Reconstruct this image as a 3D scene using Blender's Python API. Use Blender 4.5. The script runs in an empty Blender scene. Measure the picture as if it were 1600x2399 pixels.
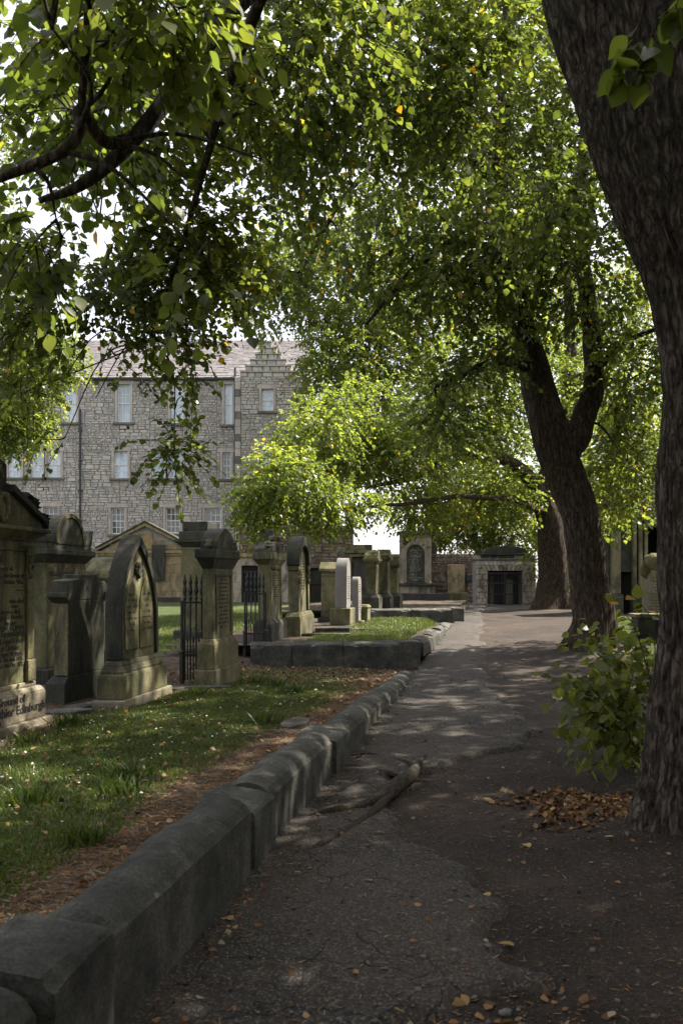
import bpy, math, random
import numpy as np
from mathutils import Vector, Matrix

SC = bpy.context.scene
COL = SC.collection
rng = np.random.default_rng(7)
random.seed(7)

# ------------------------------------------------------------------ camera
F, HY, CX, CH = 2100.0, 1360.0, 800.0, 1.65       # focal length / horizon row / centre column in photo pixels, eye height
cam = bpy.data.cameras.new('camera'); camo = bpy.data.objects.new('camera', cam); COL.objects.link(camo)
camo.location = (0, 0, CH); camo.rotation_euler = (math.radians(90), 0, 0)
cam.sensor_fit = 'VERTICAL'; cam.sensor_height = 36.0; cam.lens = 36.0 * F / 2399.0
cam.shift_y = (HY - 1199.5) / 2399.0
cam.clip_end = 2000; cam.clip_start = 0.05
cam.dof.use_dof = True; cam.dof.focus_distance = 14.0; cam.dof.aperture_fstop = 5.0
SC.camera = camo

# ------------------------------------------------------------------ sky, sun, exposure
SUN = Vector((0.84, 0.42, 0)).normalized() * math.cos(math.radians(50)); SUN.z = math.sin(math.radians(50))
W = bpy.data.worlds.new('World'); SC.world = W; W.use_nodes = True
wn = W.node_tree.nodes; wl = W.node_tree.links; wn.clear()
wo = wn.new('ShaderNodeOutputWorld'); wb = wn.new('ShaderNodeBackground'); ws = wn.new('ShaderNodeTexSky')
ws.sky_type = 'NISHITA'; ws.sun_disc = False; ws.sun_elevation = math.radians(50)
ws.sun_rotation = math.atan2(SUN.x, SUN.y); ws.air_density = 1.0; ws.dust_density = 3.0; ws.ozone_density = 1.0
wm = wn.new('ShaderNodeMixRGB'); wm.blend_type = 'MIX'; wm.inputs[0].default_value = 0.55; wm.inputs[2].default_value = (6.5, 6.3, 6.45, 1)
wl.new(ws.outputs[0], wm.inputs[1]); wl.new(wm.outputs[0], wb.inputs[0]); wb.inputs[1].default_value = 0.10
wl.new(wb.outputs[0], wo.inputs[0])
sl = bpy.data.lights.new('sun', 'SUN'); sl.energy = 5.0; sl.angle = math.radians(0.55); sl.color = (1.0, 0.94, 0.82)
slo = bpy.data.objects.new('sun', sl); COL.objects.link(slo); slo.rotation_euler = SUN.to_track_quat('Z', 'Y').to_euler()
slo.location = (20, -5, 30)
vs = SC.view_settings; vs.view_transform = 'Standard'; vs.look = 'None'; vs.gamma = 1; vs.use_curve_mapping = False; vs.exposure = 1.68
SC.cycles.use_denoising = True
SC.cycles.max_bounces = 8; SC.cycles.transparent_max_bounces = 8; SC.cycles.transmission_bounces = 6

# ------------------------------------------------------------------ helpers
def at(px, py, Y):
    return np.array([(px - CX) * Y / F, Y, CH + (HY - py) * Y / F])

_perm = np.random.default_rng(3).random(4096)
def vnoise(p):
    p = np.asarray(p, float); i = np.floor(p).astype(np.int64); f = p - i; f = f * f * (3 - 2 * f)
    r = 0
    for dx in (0, 1):
        for dy in (0, 1):
            for dz in (0, 1):
                h = ((i[..., 0] + dx) * 73856093 ^ (i[..., 1] + dy) * 19349663 ^ (i[..., 2] + dz) * 83492791) & 4095
                w = (f[..., 0] if dx else 1 - f[..., 0]) * (f[..., 1] if dy else 1 - f[..., 1]) * (f[..., 2] if dz else 1 - f[..., 2])
                r = r + _perm[h] * w
    return r * 2 - 1
def fbm(p, o=4):
    p = np.asarray(p, float); s = 0; a = 1.0
    for k in range(o):
        s = s + a * vnoise(p * 2 ** k + 17.3 * k); a *= 0.5
    return s
def sstep(a, b, x):
    t = np.clip((np.asarray(x, float) - a) / (b - a), 0, 1); return t * t * (3 - 2 * t)

def mesh_np(name, v, faces, attr=None, mat=None, smooth=False):
    """faces: (M,k) int array or list of such arrays"""
    if not isinstance(faces, list): faces = [faces]
    faces = [np.asarray(f, np.int32) for f in faces if len(f)]
    me = bpy.data.meshes.new(name)
    v = np.asarray(v, np.float32)
    me.vertices.add(len(v)); me.vertices.foreach_set('co', v.ravel())
    li = np.concatenate([f.ravel() for f in faces]); tot = np.concatenate([np.full(len(f), f.shape[1], np.int32) for f in faces])
    st = np.concatenate([[0], np.cumsum(tot)[:-1]]).astype(np.int32)
    me.loops.add(len(li)); me.loops.foreach_set('vertex_index', li.astype(np.int32))
    me.polygons.add(len(tot)); me.polygons.foreach_set('loop_start', st); me.polygons.foreach_set('loop_total', tot)
    me.polygons.foreach_set('use_smooth', np.full(len(tot), bool(smooth)))
    me.update(calc_edges=True)
    for k, a in (attr or {}).items():
        at_ = me.attributes.new(k, 'FLOAT', 'POINT'); at_.data.foreach_set('value', np.asarray(a, np.float32))
    if mat: me.materials.append(mat)
    return me

def link(name, me, parent=None, loc=(0, 0, 0), rot=(0, 0, 0), scale=None):
    o = bpy.data.objects.new(name, me); COL.objects.link(o)
    o.location = loc; o.rotation_euler = rot
    if scale is not None: o.scale = scale
    if parent: o.parent = parent
    return o
def tag(o, label=None, cat=None, group=None, kind=None):
    if label: o['label'] = label
    if cat: o['category'] = cat
    if group: o['group'] = group
    if kind: o['kind'] = kind
    return o
def thing(name, label, cat, loc=(0, 0, 0), rz=0, group=None):
    return tag(link(name, None, None, loc, (0, 0, rz)), label, cat, group)

class MB:
    def __init__(s): s.v = []; s.f = []
    def add(s, v, f):
        n = len(s.v); s.v += [tuple(map(float, p)) for p in v]; s.f += [tuple(i + n for i in q) for q in f]; return s
    def box(s, x0, x1, y0, y1, z0, z1):
        return s.add([(x0, y0, z0), (x1, y0, z0), (x1, y1, z0), (x0, y1, z0), (x0, y0, z1), (x1, y0, z1), (x1, y1, z1), (x0, y1, z1)],
                     [(0, 3, 2, 1), (4, 5, 6, 7), (0, 1, 5, 4), (1, 2, 6, 5), (2, 3, 7, 6), (3, 0, 4, 7)])
    def cbox(s, w, t, z0, z1): return s.box(-w / 2, w / 2, -t / 2, t / 2, z0, z1)
    def frust(s, w0, t0, z0, w1, t1, z1):
        a = [(-w0 / 2, -t0 / 2, z0), (w0 / 2, -t0 / 2, z0), (w0 / 2, t0 / 2, z0), (-w0 / 2, t0 / 2, z0)]
        b = [(-w1 / 2, -t1 / 2, z1), (w1 / 2, -t1 / 2, z1), (w1 / 2, t1 / 2, z1), (-w1 / 2, t1 / 2, z1)]
        return s.add(a + b, [(0, 3, 2, 1), (4, 5, 6, 7), (0, 1, 5, 4), (1, 2, 6, 5), (2, 3, 7, 6), (3, 0, 4, 7)])
    def prism(s, prof, y0, y1):      # prof: (x,z) counter-clockwise seen from -y
        n = len(prof)
        return s.add([(x, y0, z) for x, z in prof] + [(x, y1, z) for x, z in prof],
                     [tuple(range(n)), tuple(range(2 * n - 1, n - 1, -1))] + [(i, i + n, (i + 1) % n + n, (i + 1) % n) for i in range(n)])
    def ring(s, outer, inner, y0, y1):   # band between two profiles with equal point counts (open strip)
        n = len(outer)
        v = [(x, y0, z) for x, z in outer] + [(x, y0, z) for x, z in inner] + [(x, y1, z) for x, z in outer] + [(x, y1, z) for x, z in inner]
        f = []
        for i in range(n - 1):
            f += [(i, i + n, i + 1 + n, i + 1), (i, i + 1, i + 1 + 2 * n, i + 2 * n), (i + n, i + 3 * n, i + 1 + 3 * n, i + 1 + n), (i + 2 * n, i + 1 + 2 * n, i + 1 + 3 * n, i + 3 * n)]
        f += [(0, 2 * n, 3 * n, n), (n - 1, 2 * n - 1, 4 * n - 1, 3 * n - 1)]
        return s.add(v, f)
    def tube(s, pts, rad, n=8, cap=True):
        v, f = tube_np(pts, rad, n); return s.add(v, [tuple(q) for q in f] + ([tuple(range(n - 1, -1, -1)), tuple(range(len(v) - n, len(v)))] if cap else []))
    def lathe(s, prof, c=(0, 0), n=12):  # prof (r,z)
        v = []; f = []
        for r, z in prof:
            for k in range(n):
                a = 2 * math.pi * k / n; v.append((c[0] + r * math.cos(a), c[1] + r * math.sin(a), z))
        for i in range(len(prof) - 1):
            for k in range(n):
                f.append((i * n + k, i * n + (k + 1) % n, (i + 1) * n + (k + 1) % n, (i + 1) * n + k))
        f += [tuple(range(n - 1, -1, -1)), tuple(range(len(v) - n, len(v)))]
        return s.add(v, f)
    def blob(s, c, r, n=8, m=6, amp=0.25, seed=0):
        v = []; f = []
        for i in range(m + 1):
            ph = math.pi * i / m
            for k in range(n):
                a = 2 * math.pi * k / n
                d = np.array([math.sin(ph) * math.cos(a), math.sin(ph) * math.sin(a), math.cos(ph)])
                q = 1 + amp * float(vnoise(d[None] * 2.3 + seed * 7.7)[0])
                v.append((c[0] + r[0] * d[0] * q, c[1] + r[1] * d[1] * q, c[2] + r[2] * d[2] * q))
        for i in range(m):
            for k in range(n): f.append((i * n + k, (i + 1) * n + k, (i + 1) * n + (k + 1) % n, i * n + (k + 1) % n))
        return s.add(v, f)
    def build(s, name, mat, parent=None, loc=(0, 0, 0), rz=0, bevel=0, smooth=False, seg=2):
        me = bpy.data.meshes.new(name); me.from_pydata(s.v, [], s.f); me.materials.append(mat)
        if smooth: me.polygons.foreach_set('use_smooth', np.full(len(me.polygons), True))
        o = link(name, me, parent, loc, (0, 0, rz))
        if bevel:
            b = o.modifiers.new('bevel', 'BEVEL'); b.width = bevel; b.segments = seg; b.limit_method = 'ANGLE'; b.angle_limit = math.radians(35)
        return o

def tube_np(pts, rad, n=8, disp=None, twist=0.0):
    P = np.asarray(pts, float); R = np.asarray(rad, float) * np.ones(len(P)); T = np.gradient(P, axis=0); T /= np.linalg.norm(T, axis=1)[:, None] + 1e-9
    u = np.cross(T[0], [0.3, 1, 0.1]); u /= np.linalg.norm(u); V = np.zeros((len(P), n, 3)); A = np.arange(n) * 2 * np.pi / n
    for i in range(len(P)):
        u = u - T[i] * u.dot(T[i]); u /= np.linalg.norm(u) + 1e-9; w = np.cross(T[i], u)
        rr = R[i] * (1 if disp is None else disp(i, A))
        V[i] = P[i] + (np.cos(A)[:, None] * u + np.sin(A)[:, None] * w) * (rr * np.ones(n))[:, None]
    idx = np.arange(len(P) * n).reshape(len(P), n); a = idx[:-1]; b = idx[1:]
    f = np.stack([a, np.roll(a, -1, 1), np.roll(b, -1, 1), b], -1).reshape(-1, 4)
    return V.reshape(-1, 3), f
def spline(ctrl, n):
    C = np.asarray(ctrl, float); C = np.vstack([2 * C[0] - C[1], C, 2 * C[-1] - C[-2]]); m = len(C) - 3
    t = np.linspace(0, m - 1e-6, n); i = t.astype(int); f = (t - i)[:, None]
    a, b, c, d = C[i], C[i + 1], C[i + 2], C[i + 3]
    return 0.5 * (2 * b + (c - a) * f + (2 * a - 5 * b + 4 * c - d) * f ** 2 + (3 * b - a - 3 * c + d) * f ** 3)
def interp_r(r, n): return np.interp(np.linspace(0, len(r) - 1, n), np.arange(len(r)), r)

# ------------------------------------------------------------------ materials
class NM:
    def __init__(s, name):
        s.m = bpy.data.materials.new(name); s.m.use_nodes = True; s.t = s.m.node_tree; s.n = s.t.nodes; s.l = s.t.links
        s.bs = s.n['Principled BSDF']; s.out = s.n['Material Output']
        g = s.n.new('ShaderNodeNewGeometry'); s.geo = g; s.pos = g.outputs['Position']
        s.tc = s.n.new('ShaderNodeTexCoord')
    def set(s, **k):
        for a, b in k.items(): s.bs.inputs[a.replace('_', ' ')].default_value = b
    def noise(s, scale, detail=6, rough=0.6, vec=None, dist=0.0, stretch=None):
        n = s.n.new('ShaderNodeTexNoise'); n.inputs['Scale'].default_value = scale; n.inputs['Detail'].default_value = detail
        n.inputs['Roughness'].default_value = rough; n.inputs['Distortion'].default_value = dist
        v = vec or s.pos
        if stretch:
            mp = s.n.new('ShaderNodeMapping'); mp.inputs['Scale'].default_value = stretch; s.l.new(v, mp.inputs['Vector']); v = mp.outputs[0]
        s.l.new(v, n.inputs['Vector']); return n.outputs['Fac']
    def voro(s, scale, feature='F1', vec=None, out='Distance', rand=1.0):
        n = s.n.new('ShaderNodeTexVoronoi'); n.feature = feature; n.inputs['Scale'].default_value = scale; n.inputs['Randomness'].default_value = rand
        s.l.new(vec or s.pos, n.inputs['Vector']); return n.outputs[out]
    def ramp(s, fac, stops):
        r = s.n.new('ShaderNodeValToRGB'); e = r.color_ramp.elements
        for i, (p, c) in enumerate(stops):
            x = e[i] if i < 2 else e.new(p)
            x.position = p; x.color = (c, c, c, 1) if isinstance(c, (int, float)) else (*c, 1)
        s.l.new(fac, r.inputs[0]); return r.outputs[0]
    def mix(s, fac, a, b, mode='MIX'):
        m = s.n.new('ShaderNodeMixRGB'); m.blend_type = mode
        for k, x in enumerate((fac, a, b)):
            if isinstance(x, (int, float)): m.inputs[k].default_value = x if k == 0 else (x, x, x, 1)
            elif isinstance(x, tuple): m.inputs[k].default_value = (*x, 1)
            else: s.l.new(x, m.inputs[k])
        return m.outputs[0]
    def math(s, op, a, b=0.0):
        m = s.n.new('ShaderNodeMath'); m.operation = op
        for k, x in enumerate((a, b)):
            if isinstance(x, (int, float)): m.inputs[k].default_value = x
            else: s.l.new(x, m.inputs[k])
        return m.outputs[0]
    def attr(s, name):
        a = s.n.new('ShaderNodeAttribute'); a.attribute_name = name; return a.outputs['Fac']
    def rnd(s):
        o = s.n.new('ShaderNodeObjectInfo'); return s.math('FRACT', s.math('ADD', o.outputs['Random'], s.geo.outputs['Random Per Island']))
    def color(s, c): s.l.new(c, s.bs.inputs['Base Color']); return s
    def bump(s, h, strength=0.5, dist=0.02):
        b = s.n.new('ShaderNodeBump'); b.inputs['Strength'].default_value = strength; b.inputs['Distance'].default_value = dist
        s.l.new(h, b.inputs['Height']); s.l.new(b.outputs[0], s.bs.inputs['Normal']); return s

def m_stone(name, cols, stain=(0.02, 0.02, 0.018), stain_amt=0.5, moss=None, scale=1.0, bump=0.5, rough=0.9, perisland=0.0):
    m = NM(name); m.set(Roughness=rough); m.bs.inputs['Specular IOR Level'].default_value = 0.25
    n1 = m.noise(1.1 * scale, 5, 0.65); c = m.ramp(n1, [(0.32, cols[0]), (0.5, cols[1]), (0.68, cols[2])])
    if perisland:
        r = m.rnd(); c = m.mix(perisland, c, m.ramp(r, [(0.0, cols[0]), (0.35, cols[1]), (0.7, cols[2]), (1.0, cols[3] if len(cols) > 3 else cols[0])]))
    st = m.ramp(m.noise(2.3 * scale, 7, 0.7, stretch=(1, 1, 0.4), dist=0.4), [(0.44, 0.0), (0.6, 1.0)])
    c = m.mix(m.math('MULTIPLY', st, stain_amt), c, stain)
    if moss:
        ms = m.ramp(m.noise(3.1 * scale, 5, 0.6, dist=0.3), [(0.5, 0.0), (0.66, 1.0)]); c = m.mix(m.math('MULTIPLY', ms, 0.65), c, moss)
    fine = m.noise(40 * scale, 7, 0.8); c = m.mix(0.6, c, m.ramp(fine, [(0.32, 0.25), (0.68, 1.4)]), 'MULTIPLY')
    m.color(c); h = m.math('ADD', m.math('MULTIPLY', fine, 0.4), m.noise(9 * scale, 6, 0.65)); m.bump(h, bump, 0.02)
    return m.m

M = {}
M['tomb'] = m_stone('tomb_stone', [(0.19, 0.165, 0.095), (0.155, 0.14, 0.072), (0.23, 0.2, 0.12)], (0.03, 0.03, 0.024), 0.8, (0.085, 0.095, 0.03))
M['tomb_dark'] = m_stone('tomb_soot', [(0.075, 0.072, 0.055), (0.05, 0.05, 0.04), (0.1, 0.095, 0.07)], (0.02, 0.02, 0.018), 0.8, (0.06, 0.07, 0.03))
M['tomb_pale'] = m_stone('tomb_pale', [(0.3, 0.26, 0.19), (0.26, 0.22, 0.16), (0.34, 0.3, 0.23)], (0.05, 0.045, 0.04), 0.5, (0.14, 0.14, 0.06))
M['granite'] = m_stone('granite', [(0.22, 0.2, 0.185), (0.19, 0.175, 0.165), (0.25, 0.23, 0.21)], (0.15, 0.14, 0.13), 0.3, None, 3)
M['sill'] = m_stone('sill_stone', [(0.2, 0.19, 0.17), (0.16, 0.15, 0.13), (0.25, 0.23, 0.2)], (0.05, 0.05, 0.05), 0.4)
M['surround'] = m_stone('dressed_stone', [(0.48, 0.42, 0.35), (0.55, 0.51, 0.45), (0.42, 0.39, 0.35), (0.35, 0.3, 0.25)], (0.1, 0.09, 0.08), 0.25, None, 1, .3, .9, 0.5)
M['rubble'] = m_stone('facade_rubble', [(0.46, 0.43, 0.38), (0.60, 0.57, 0.52), (0.38, 0.365, 0.34), (0.52, 0.42, 0.32)], (0.2, 0.19, 0.18), 0.35, None, 1.2, .6, .92, 0.55)
M['mortar'] = m_stone('mortar', [(0.27, 0.25, 0.225), (0.31, 0.29, 0.26), (0.23, 0.215, 0.195)], (0.1, 0.09, 0.08), 0.3, None, 2)
M['redrubble'] = m_stone('boundary_rubble', [(0.27, 0.2, 0.15), (0.32, 0.27, 0.21), (0.21, 0.13, 0.1), (0.3, 0.26, 0.2)], (0.05, 0.045, 0.04), 0.6, None, 1.2, .7, .92, 0.6)
M['ashlar'] = m_stone('ashlar', [(0.33, 0.28, 0.2), (0.4, 0.35, 0.26), (0.27, 0.23, 0.17), (0.36, 0.29, 0.2)], (0.035, 0.033, 0.03), 0.75, None, 1.0, .4, .9, 0.5)
M['ochre'] = m_stone('ochre_ashlar', [(0.36, 0.24, 0.1), (0.33, 0.26, 0.15), (0.28, 0.18, 0.09), (0.38, 0.3, 0.18)], (0.04, 0.04, 0.035), 0.65, (0.16, 0.15, 0.05), 1.3, .4, .9, 0.5)
M['darkcourse'] = m_stone('dark_course', [(0.07, 0.06, 0.055), (0.05, 0.045, 0.04), (0.1, 0.085, 0.075), (0.06, 0.05, 0.045)], (0.02, 0.02, 0.02), 0.5, None, 1, .4, .9, .5)

def m_kerb():
    m = NM('kerb_stone'); m.set(Roughness=0.85); m.bs.inputs['Specular IOR Level'].default_value = 0.3
    c = m.ramp(m.noise(2.6, 9, 0.74), [(0.34, (0.030, 0.030, 0.026)), (0.5, (0.08, 0.077, 0.066)), (0.66, (0.17, 0.16, 0.135))])
    c = m.mix(m.math('MULTIPLY', m.ramp(m.noise(3.0, 6, 0.7), [(0.52, 0.0), (0.68, 1.0)]), 0.5), c, (0.05, 0.06, 0.03))
    lv = m.voro(4.2); lich = m.ramp(m.math('ADD', lv, m.math('MULTIPLY', m.noise(40, 4, 0.6), 0.10)), [(0.15, 1.0), (0.20, 0.0)])
    keep = m.ramp(m.noise(2.2, 2, 0.5), [(0.47, 0.0), (0.51, 1.0)])
    nz = m.n.new('ShaderNodeSeparateXYZ'); m.l.new(m.geo.outputs['Normal'], nz.inputs[0]); up = m.ramp(nz.outputs['Z'], [(0.5, 0.0), (0.8, 1.0)])
    c = m.mix(m.math('MULTIPLY', m.math('MULTIPLY', m.math('MULTIPLY', lich, keep), up), 0.85), c, (0.42, 0.42, 0.38))
    fine = m.noise(70, 5, 0.8); c = m.mix(0.75, c, m.ramp(fine, [(0.32, 0.15), (0.66, 1.5)]), 'MULTIPLY')
    m.color(c); m.bump(m.math('ADD', m.math('MULTIPLY', fine, 0.5), m.noise(14, 8, 0.75)), 1.0, 0.035); return m.m
M['kerb'] = m_kerb()

def m_dirt():
    m = NM('bare_earth'); m.set(Roughness=0.95); m.bs.inputs['Specular IOR Level'].default_value = 0.2
    c = m.ramp(m.noise(0.9, 6, 0.65), [(0.3, (0.024, 0.018, 0.014)), (0.5, (0.046, 0.034, 0.027)), (0.7, (0.08, 0.058, 0.046))])
    pv = m.voro(75, out='Color'); pd = m.voro(75)
    peb = m.math('MULTIPLY', m.ramp(pd, [(0.25, 1.0), (0.4, 0.0)]), m.ramp(pv, [(0.55, 0.0), (0.75, 1.0)]))
    c = m.mix(m.math('MULTIPLY', peb, 0.85), c, m.mix(m.noise(30, 2), (0.1, 0.085, 0.07), (0.24, 0.22, 0.2)))
    fine = m.noise(45, 7, 0.82); c = m.mix(0.85, c, m.ramp(fine, [(0.33, 0.12), (0.68, 1.7)]), 'MULTIPLY')
    m.color(c); m.bump(m.math('ADD', m.math('ADD', m.math('MULTIPLY', fine, 0.6), m.math('MULTIPLY', peb, 0.7)), m.noise(14, 6, 0.7)), 0.85, 0.02); return m.m
M['dirt'] = m_dirt()
def m_asphalt():
    m = NM('worn_asphalt'); m.set(Roughness=0.9); m.bs.inputs['Specular IOR Level'].default_value = 0.3
    c = m.ramp(m.noise(0.8, 6, 0.6), [(0.3, (0.024, 0.0205, 0.018)), (0.5, (0.042, 0.035, 0.030)), (0.7, (0.068, 0.053, 0.044))])
    c = m.mix(m.ramp(m.noise(0.35, 4, 0.6), [(0.5, 0.0), (0.62, 0.8)]), c, (0.066, 0.052, 0.043))
    pv = m.voro(110, out='Color'); c = m.mix(m.math('MULTIPLY', m.ramp(pv, [(0.66, 0.0), (0.8, 1.0)]), 0.7), c, (0.15, 0.13, 0.11))
    wq = m.n.new('ShaderNodeTexNoise'); wq.inputs['Scale'].default_value = 3.5; wq.inputs['Detail'].default_value = 6; m.l.new(m.pos, wq.inputs['Vector'])
    cr = m.ramp(m.voro(2.6, 'DISTANCE_TO_EDGE', vec=m.mix(0.35, m.pos, wq.outputs['Color'], 'ADD')), [(0.0, 1.0), (0.016, 0.0)])
    crk = m.math('MULTIPLY', cr, m.ramp(m.noise(0.5, 3, 0.6), [(0.44, 0.0), (0.52, 0.9)])); c = m.mix(crk, c, (0.016, 0.014, 0.012))
    fine = m.noise(55, 7, 0.82); c = m.mix(0.85, c, m.ramp(fine, [(0.33, 0.15), (0.68, 1.6)]), 'MULTIPLY')
    m.color(c); m.bump(m.math('SUBTRACT', m.math('ADD', m.math('MULTIPLY', fine, 0.5), m.noise(18, 6, 0.7)), m.math('MULTIPLY', crk, 1.5)), 0.7, 0.014); return m.m
M['asphalt'] = m_asphalt()
def m_lawn():
    m = NM('lawn_turf'); m.set(Roughness=0.95); m.bs.inputs['Specular IOR Level'].default_value = 0.15
    g = m.ramp(m.noise(2.2, 6, 0.7), [(0.3, (0.034, 0.048, 0.014)), (0.5, (0.055, 0.075, 0.022)), (0.72, (0.1, 0.105, 0.04))])
    fine = m.noise(70, 4, 0.7); g = m.mix(0.7, g, m.ramp(fine, [(0.3, 0.2), (0.7, 1.3)]), 'MULTIPLY')
    s = m.ramp(m.noise(5, 6, 0.7), [(0.35, (0.045, 0.035, 0.025)), (0.55, (0.1, 0.075, 0.055)), (0.7, (0.19, 0.145, 0.11))])
    s = m.mix(0.5, s, m.ramp(m.noise(80, 3, 0.8, stretch=(1, 2.5, 1)), [(0.3, 0.2), (0.7, 1.3)]), 'MULTIPLY')
    k = m.ramp(m.math('ADD', m.attr('grass'), m.math('MULTIPLY', m.math('SUBTRACT', m.noise(9, 5, 0.7), 0.5), 0.9)), [(0.4, 0.0), (0.6, 1.0)])
    m.color(m.mix(k, s, g)); m.bump(m.math('ADD', fine, m.noise(20, 5, 0.7)), 0.8, 0.02); return m.m
M['lawn'] = m_lawn()
def m_leaf(name, stops, trans=0.56, tcol=2.6, rough=0.38):
    m = NM(name); c = m.ramp(m.attr('tint'), stops); m.color(c); m.set(Roughness=rough); m.bs.inputs['Specular IOR Level'].default_value = 0.35
    t = m.n.new('ShaderNodeBsdfTranslucent'); tm = m.mix(1.0, c, (tcol, tcol * 1.02, tcol * 0.45), 'MULTIPLY'); m.l.new(tm, t.inputs['Color'])
    x = m.n.new('ShaderNodeMixShader'); x.inputs[0].default_value = trans; m.l.new(m.bs.outputs[0], x.inputs[1]); m.l.new(t.outputs[0], x.inputs[2]); m.l.new(x.outputs[0], m.out.inputs[0])
    return m.m
GREEN = [(0.0, (0.031, 0.045, 0.015)), (0.4, (0.060, 0.078, 0.022)), (0.8, (0.108, 0.118, 0.030)), (0.955, (0.15, 0.155, 0.032)), (0.975, (0.36, 0.21, 0.025))]
M['leaf'] = m_leaf('leaf', GREEN)
PALE = [(0.0, (0.045, 0.062, 0.018)), (0.4, (0.085, 0.108, 0.03)), (0.8, (0.145, 0.16, 0.045)), (0.955, (0.2, 0.2, 0.05)), (0.975, (0.36, 0.24, 0.03))]
M['leaf_pale'] = m_leaf('pale_leaf', PALE)
M['grass'] = m_leaf('grass_blade', [(0.0, (0.038, 0.062, 0.016)), (0.5, (0.074, 0.104, 0.026)), (0.85, (0.135, 0.15, 0.05)), (1.0, (0.22, 0.18, 0.09))], 0.35, 1.3)
M['litter'] = m_leaf('dead_leaf', [(0.0, (0.04, 0.022, 0.012)), (0.35, (0.10, 0.052, 0.024)), (0.7, (0.24, 0.115, 0.045)), (0.9, (0.38, 0.23, 0.1)), (1.0, (0.28, 0.24, 0.16))], 0.15, 1.0, 0.7)
M['yleaf'] = m_leaf('yellow_leaf', [(0.0, (0.34, 0.21, 0.06)), (1.0, (0.46, 0.36, 0.15))], 0.2, 1.0, 0.6)
def m_bark(name, cols, sc=1.0):
    m = NM(name); m.set(Roughness=0.95); m.bs.inputs['Specular IOR Level'].default_value = 0.15
    wq = m.n.new('ShaderNodeTexNoise'); wq.inputs['Scale'].default_value = 5.0; wq.inputs['Detail'].default_value = 3; m.l.new(m.pos, wq.inputs['Vector'])
    mp = m.n.new('ShaderNodeMapping'); mp.inputs['Scale'].default_value = (1, 1, 0.13); m.l.new(m.mix(0.16, m.pos, wq.outputs['Color'], 'ADD'), mp.inputs['Vector'])
    vd = m.voro(21 * sc, 'DISTANCE_TO_EDGE', vec=mp.outputs[0]); plate = m.ramp(vd, [(0.0, 0.0), (0.22, 0.8), (0.5, 1.0)])
    rid = m.math('ADD', m.math('MULTIPLY', plate, 0.2), m.math('MULTIPLY', m.noise(24 * sc, 8, 0.78, stretch=(1, 1, 0.16), dist=0.8), 0.8)); c = m.ramp(rid, [(0.34, cols[0]), (0.52, cols[1]), (0.72, cols[2])])
    c = m.mix(m.math('MULTIPLY', m.ramp(m.noise(1.6, 5, 0.6), [(0.5, 0.0), (0.7, 1.0)]), 0.45), c, (0.045, 0.055, 0.022))
    f = m.noise(90 * sc, 4, 0.7, stretch=(1, 1, 0.4)); c = m.mix(0.4, c, m.ramp(f, [(0.3, 0.3), (0.7, 1.1)]), 'MULTIPLY')
    m.color(c); m.bump(m.math('ADD', rid, m.math('MULTIPLY', f, 0.25)), 0.9, 0.035); return m.m
M['bark'] = m_bark('bark', [(0.010, 0.008, 0.006), (0.075, 0.058, 0.046), (0.25, 0.205, 0.17)])
M['bark_far'] = m_bark('bark_brown', [(0.014, 0.010, 0.007), (0.06, 0.042, 0.03), (0.15, 0.11, 0.08)], 0.8)
M['root'] = m_bark('root_bark', [(0.035, 0.028, 0.022), (0.085, 0.07, 0.055), (0.15, 0.125, 0.1)], 2)
def m_plain(name, c, rough=0.6, metal=0.0, spec=0.5):
    m = NM(name); n = m.noise(14, 5, 0.6); m.color(m.mix(n, tuple(x * 0.7 for x in c), tuple(min(1, x * 1.2) for x in c))); m.set(Roughness=rough, Metallic=metal); m.bs.inputs['Specular IOR Level'].default_value = spec; return m.m
M['iron'] = m_plain('wrought_iron', (0.02, 0.018, 0.016), 0.6)
M['letter'] = m_plain('lead_letter', (0.022, 0.02, 0.016), 0.8)
M['white'] = m_plain('white_paint', (0.72, 0.71, 0.68), 0.5)
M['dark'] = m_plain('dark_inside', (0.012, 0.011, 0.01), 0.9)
M['pipe'] = m_plain('iron_pipe', (0.03, 0.035, 0.04), 0.5)
M['slate'] = m_stone('slate', [(0.2, 0.18, 0.18), (0.26, 0.235, 0.235), (0.17, 0.155, 0.16), (0.28, 0.25, 0.245)], (0.07, 0.06, 0.06), 0.4, None, 1, .3, .7, 0.6)
def m_glass(name, c, rough=0.08):
    m = NM(name); r = m.rnd(); m.color(m.mix(r, tuple(x * 0.75 for x in c), c)); m.set(Roughness=rough); m.bs.inputs['Specular IOR Level'].default_value = 1.0; return m.m
M['glass_sky'] = m_glass('glass_painted_sky', (0.52, 0.62, 0.72)); M['glass_dark'] = m_glass('glass_dim', (0.06, 0.075, 0.075))  # pale panes carry the sky's reflection painted into their base colour
M['pebble'] = m_stone('pebble', [(0.13, 0.12, 0.115), (0.2, 0.185, 0.175), (0.1, 0.085, 0.08), (0.24, 0.2, 0.18)], (0.06, 0.05, 0.05), 0.3, None, 8, .3, .8, 0.7)

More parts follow.
